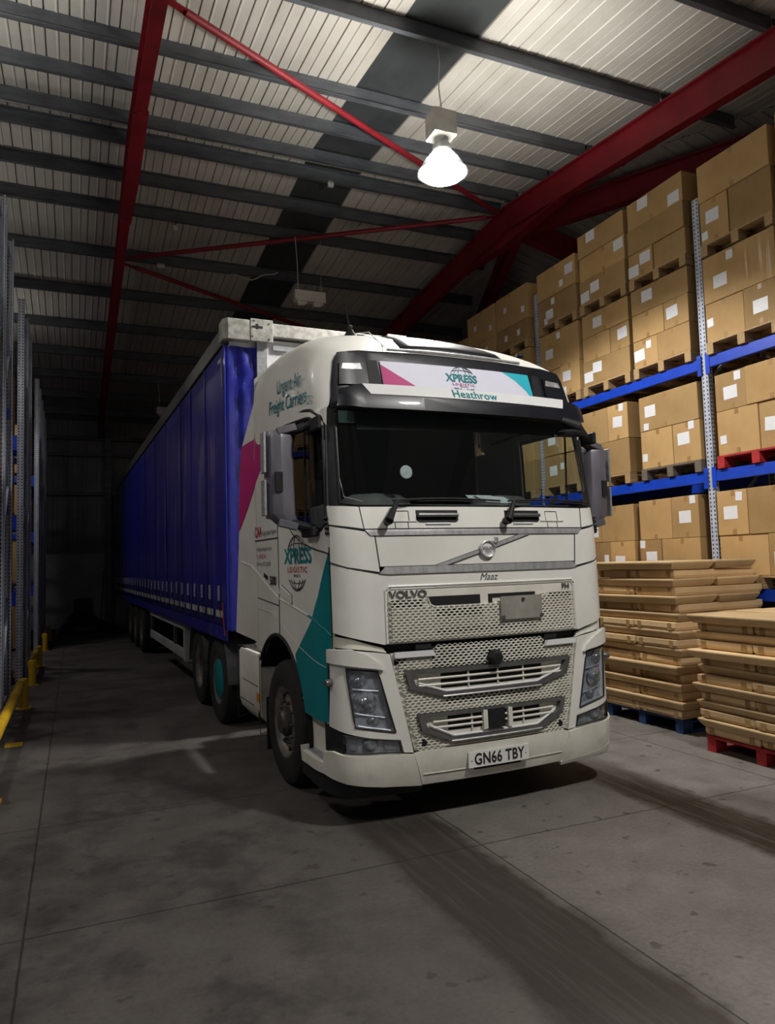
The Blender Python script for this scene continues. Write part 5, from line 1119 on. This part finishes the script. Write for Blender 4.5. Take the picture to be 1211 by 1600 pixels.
# box body
G().bb(-1.2, 1.2, -.06, -.02, 1.2, 4.42).build('front_bulkhead', M['bulk'], TL)
G().bb(-1.25, 1.25, -.02, LEN, 4.50, 4.53).build('trailer_roof', M['alu'], TL)
for s in (-1, 1): G().bb(s * 1.27, s * 1.20, .05, LEN, 4.34, 4.54).build('top_side_rail', M['gtrim'], TL, bevel=.01)
hd = G().bb(-1.0, 1.0, -.13, .0, 4.44, 4.60).build('front_header_rail', M['alu'], TL, bevel=.01)
for s in (-1, 1):
    cc = G(); P = [(1.285, .08), (1.285, -.09), (1.24, -.165), (.98, -.165), (.98, .08)]
    P = [(s * x, y) for x, y in P]; vs = [(x, y, z) for z in (4.36, 4.60) for x, y in P]; cc.add(vs, [(0, 1, 2, 3, 4), (5, 6, 7, 8, 9)] + [(k, (k + 1) % 5, 5 + (k + 1) % 5, 5 + k) for k in range(5)]); c_ = cc.build('corner_casting', M['alu'], TL, bevel=.008)
    G().bb(s * .98, s * .72, -.17, -.12, 4.36, 4.62).build('corner_plate', M['alu'], c_, bevel=.006)
    g = G().bb(s * .92, s * .89, -.172, -.168, 4.50, 4.56).bb(s * .96, s * .84, -.174, -.166, 4.515, 4.535); g.build('corner_slot', M['dark'], c_)
    for (xx, zz) in ((.76, 4.58), (.76, 4.40), (.95, 4.42), (.93, 4.6)): G().tube([(s * xx, -.17, zz), (s * xx, -.178, zz)], .010, 8).build('corner_bolt', M['galv'], c_)
    G().bb(s * .90, s * .78, -.12, -.04, 1.2, 4.38).build('corner_post', M['galv'], TL, bevel=.004)
G().bb(-.7, 1.0, -.085, -.062, 4.30, 4.36).build('bulkhead_top_strip', M['galv'], TL)
o = G().bb(-.60, -.18, -.075, -.062, 4.07, 4.20).build('maker_plate', M['plate'], TL); text('maker_plate_lettering', 'Mon', .10, lambda u, v, w: Vector((-.42 + u, -.078, 4.135 + v)), M['ink'], o, bold=.002)
G().bb(-1.22, 1.22, -.06, LEN, 1.12, 1.22).build('load_deck', M['chassis'], TL)
G().bb(-.55, -.40, .4, LEN, .86, 1.12).bb(.40, .55, .4, LEN, .86, 1.12).build('chassis_beams', M['chassis'], TL)
G().bb(-1.27, -1.245, -.02, LEN, 1.02, 1.16).build('side_rave', M['blue'], TL)
# buckles and reflective tape
bk = G().box((0, 0, 0), (.018, .055, .17)).mesh('strap_buckle', .004); bk.materials.append(M['strap']); stp = G().bar((0, .02, -.08), (.01, -.10, -.30), .012, .03).mesh('strap_tail'); stp.materials.append(M['bplast'])
for i in range(30):
    yy = .28 + .525 * i
    o = bpy.data.objects.new('strap_buckle', bk); COL.objects.link(o); o.parent = TL; o.location = (-1.280, yy, 1.535 if i < 13 else 1.55); o.rotation_euler = (rc.uniform(-.10, .10), 0, 0)
    q = bpy.data.objects.new('strap_tail', stp); COL.objects.link(q); q.parent = o
for i in range(30):
    yy = .12 + .525 * i; G().box((-1.275, yy + .18, 1.305), (.004, .36, .075)).build('reflective_tape', M['tape'], TL)
G().tube([(-1.285, .06, 1.44), (-1.29, -.02, 1.2), (-1.285, -.05, 1.08)], .006, 6).build('dangling_cord', M['inkred'], TL, smooth=True)
# side guard, legs, wheels
sgd = empty('side_guard', (-1.20, 3.2, 0), parent=TL)
for z in (.98, .55): G().bb(-.02, .02, 0, 4.2, z - .07, z + .07).build('guard_rail_bar', M['tape'], sgd, bevel=.004)
for yy in (0, 1.0, 4.1): G().bb(-.015, .03 if yy else .12, yy - (.06 if yy else .10), yy + .06, .45, 1.12).build('guard_post', M['tape'] if yy == 0 else M['chassis'], sgd)
for s in (-1, 1):
    G().bb(s * .95, s * .83, 2.5, 2.62, .25, 1.1).bb(s * 1.0, s * .78, 2.45, 2.67, .22, .25).build('landing_leg', M['chassis'], TL)
    for k in range(3):
        w = wheel(TL, s * 1.05, 9.09 + 1.31 * k, .51, s, 'super')
        G().lathe([(.58, s * 1.2), (.59, s * 1.2), (.59, s * .85), (.58, s * .85)], (0, 9.09 + 1.31 * k, .51), axis='x', n=24, a0=.2, a1=pi - .2).build('mudguard', M['bplast'], TL)
G().tube([(-.9, 9.09, .51), (.9, 9.09, .51)], .08, 10).tube([(-.9, 10.4, .51), (.9, 10.4, .51)], .08, 10).tube([(-.9, 11.71, .51), (.9, 11.71, .51)], .08, 10).build('axles', M['dark'], TL)
G().bb(-1.22, 1.22, LEN - .04, LEN, 1.1, 4.5).build('rear_doors', M['chassis'], TL)
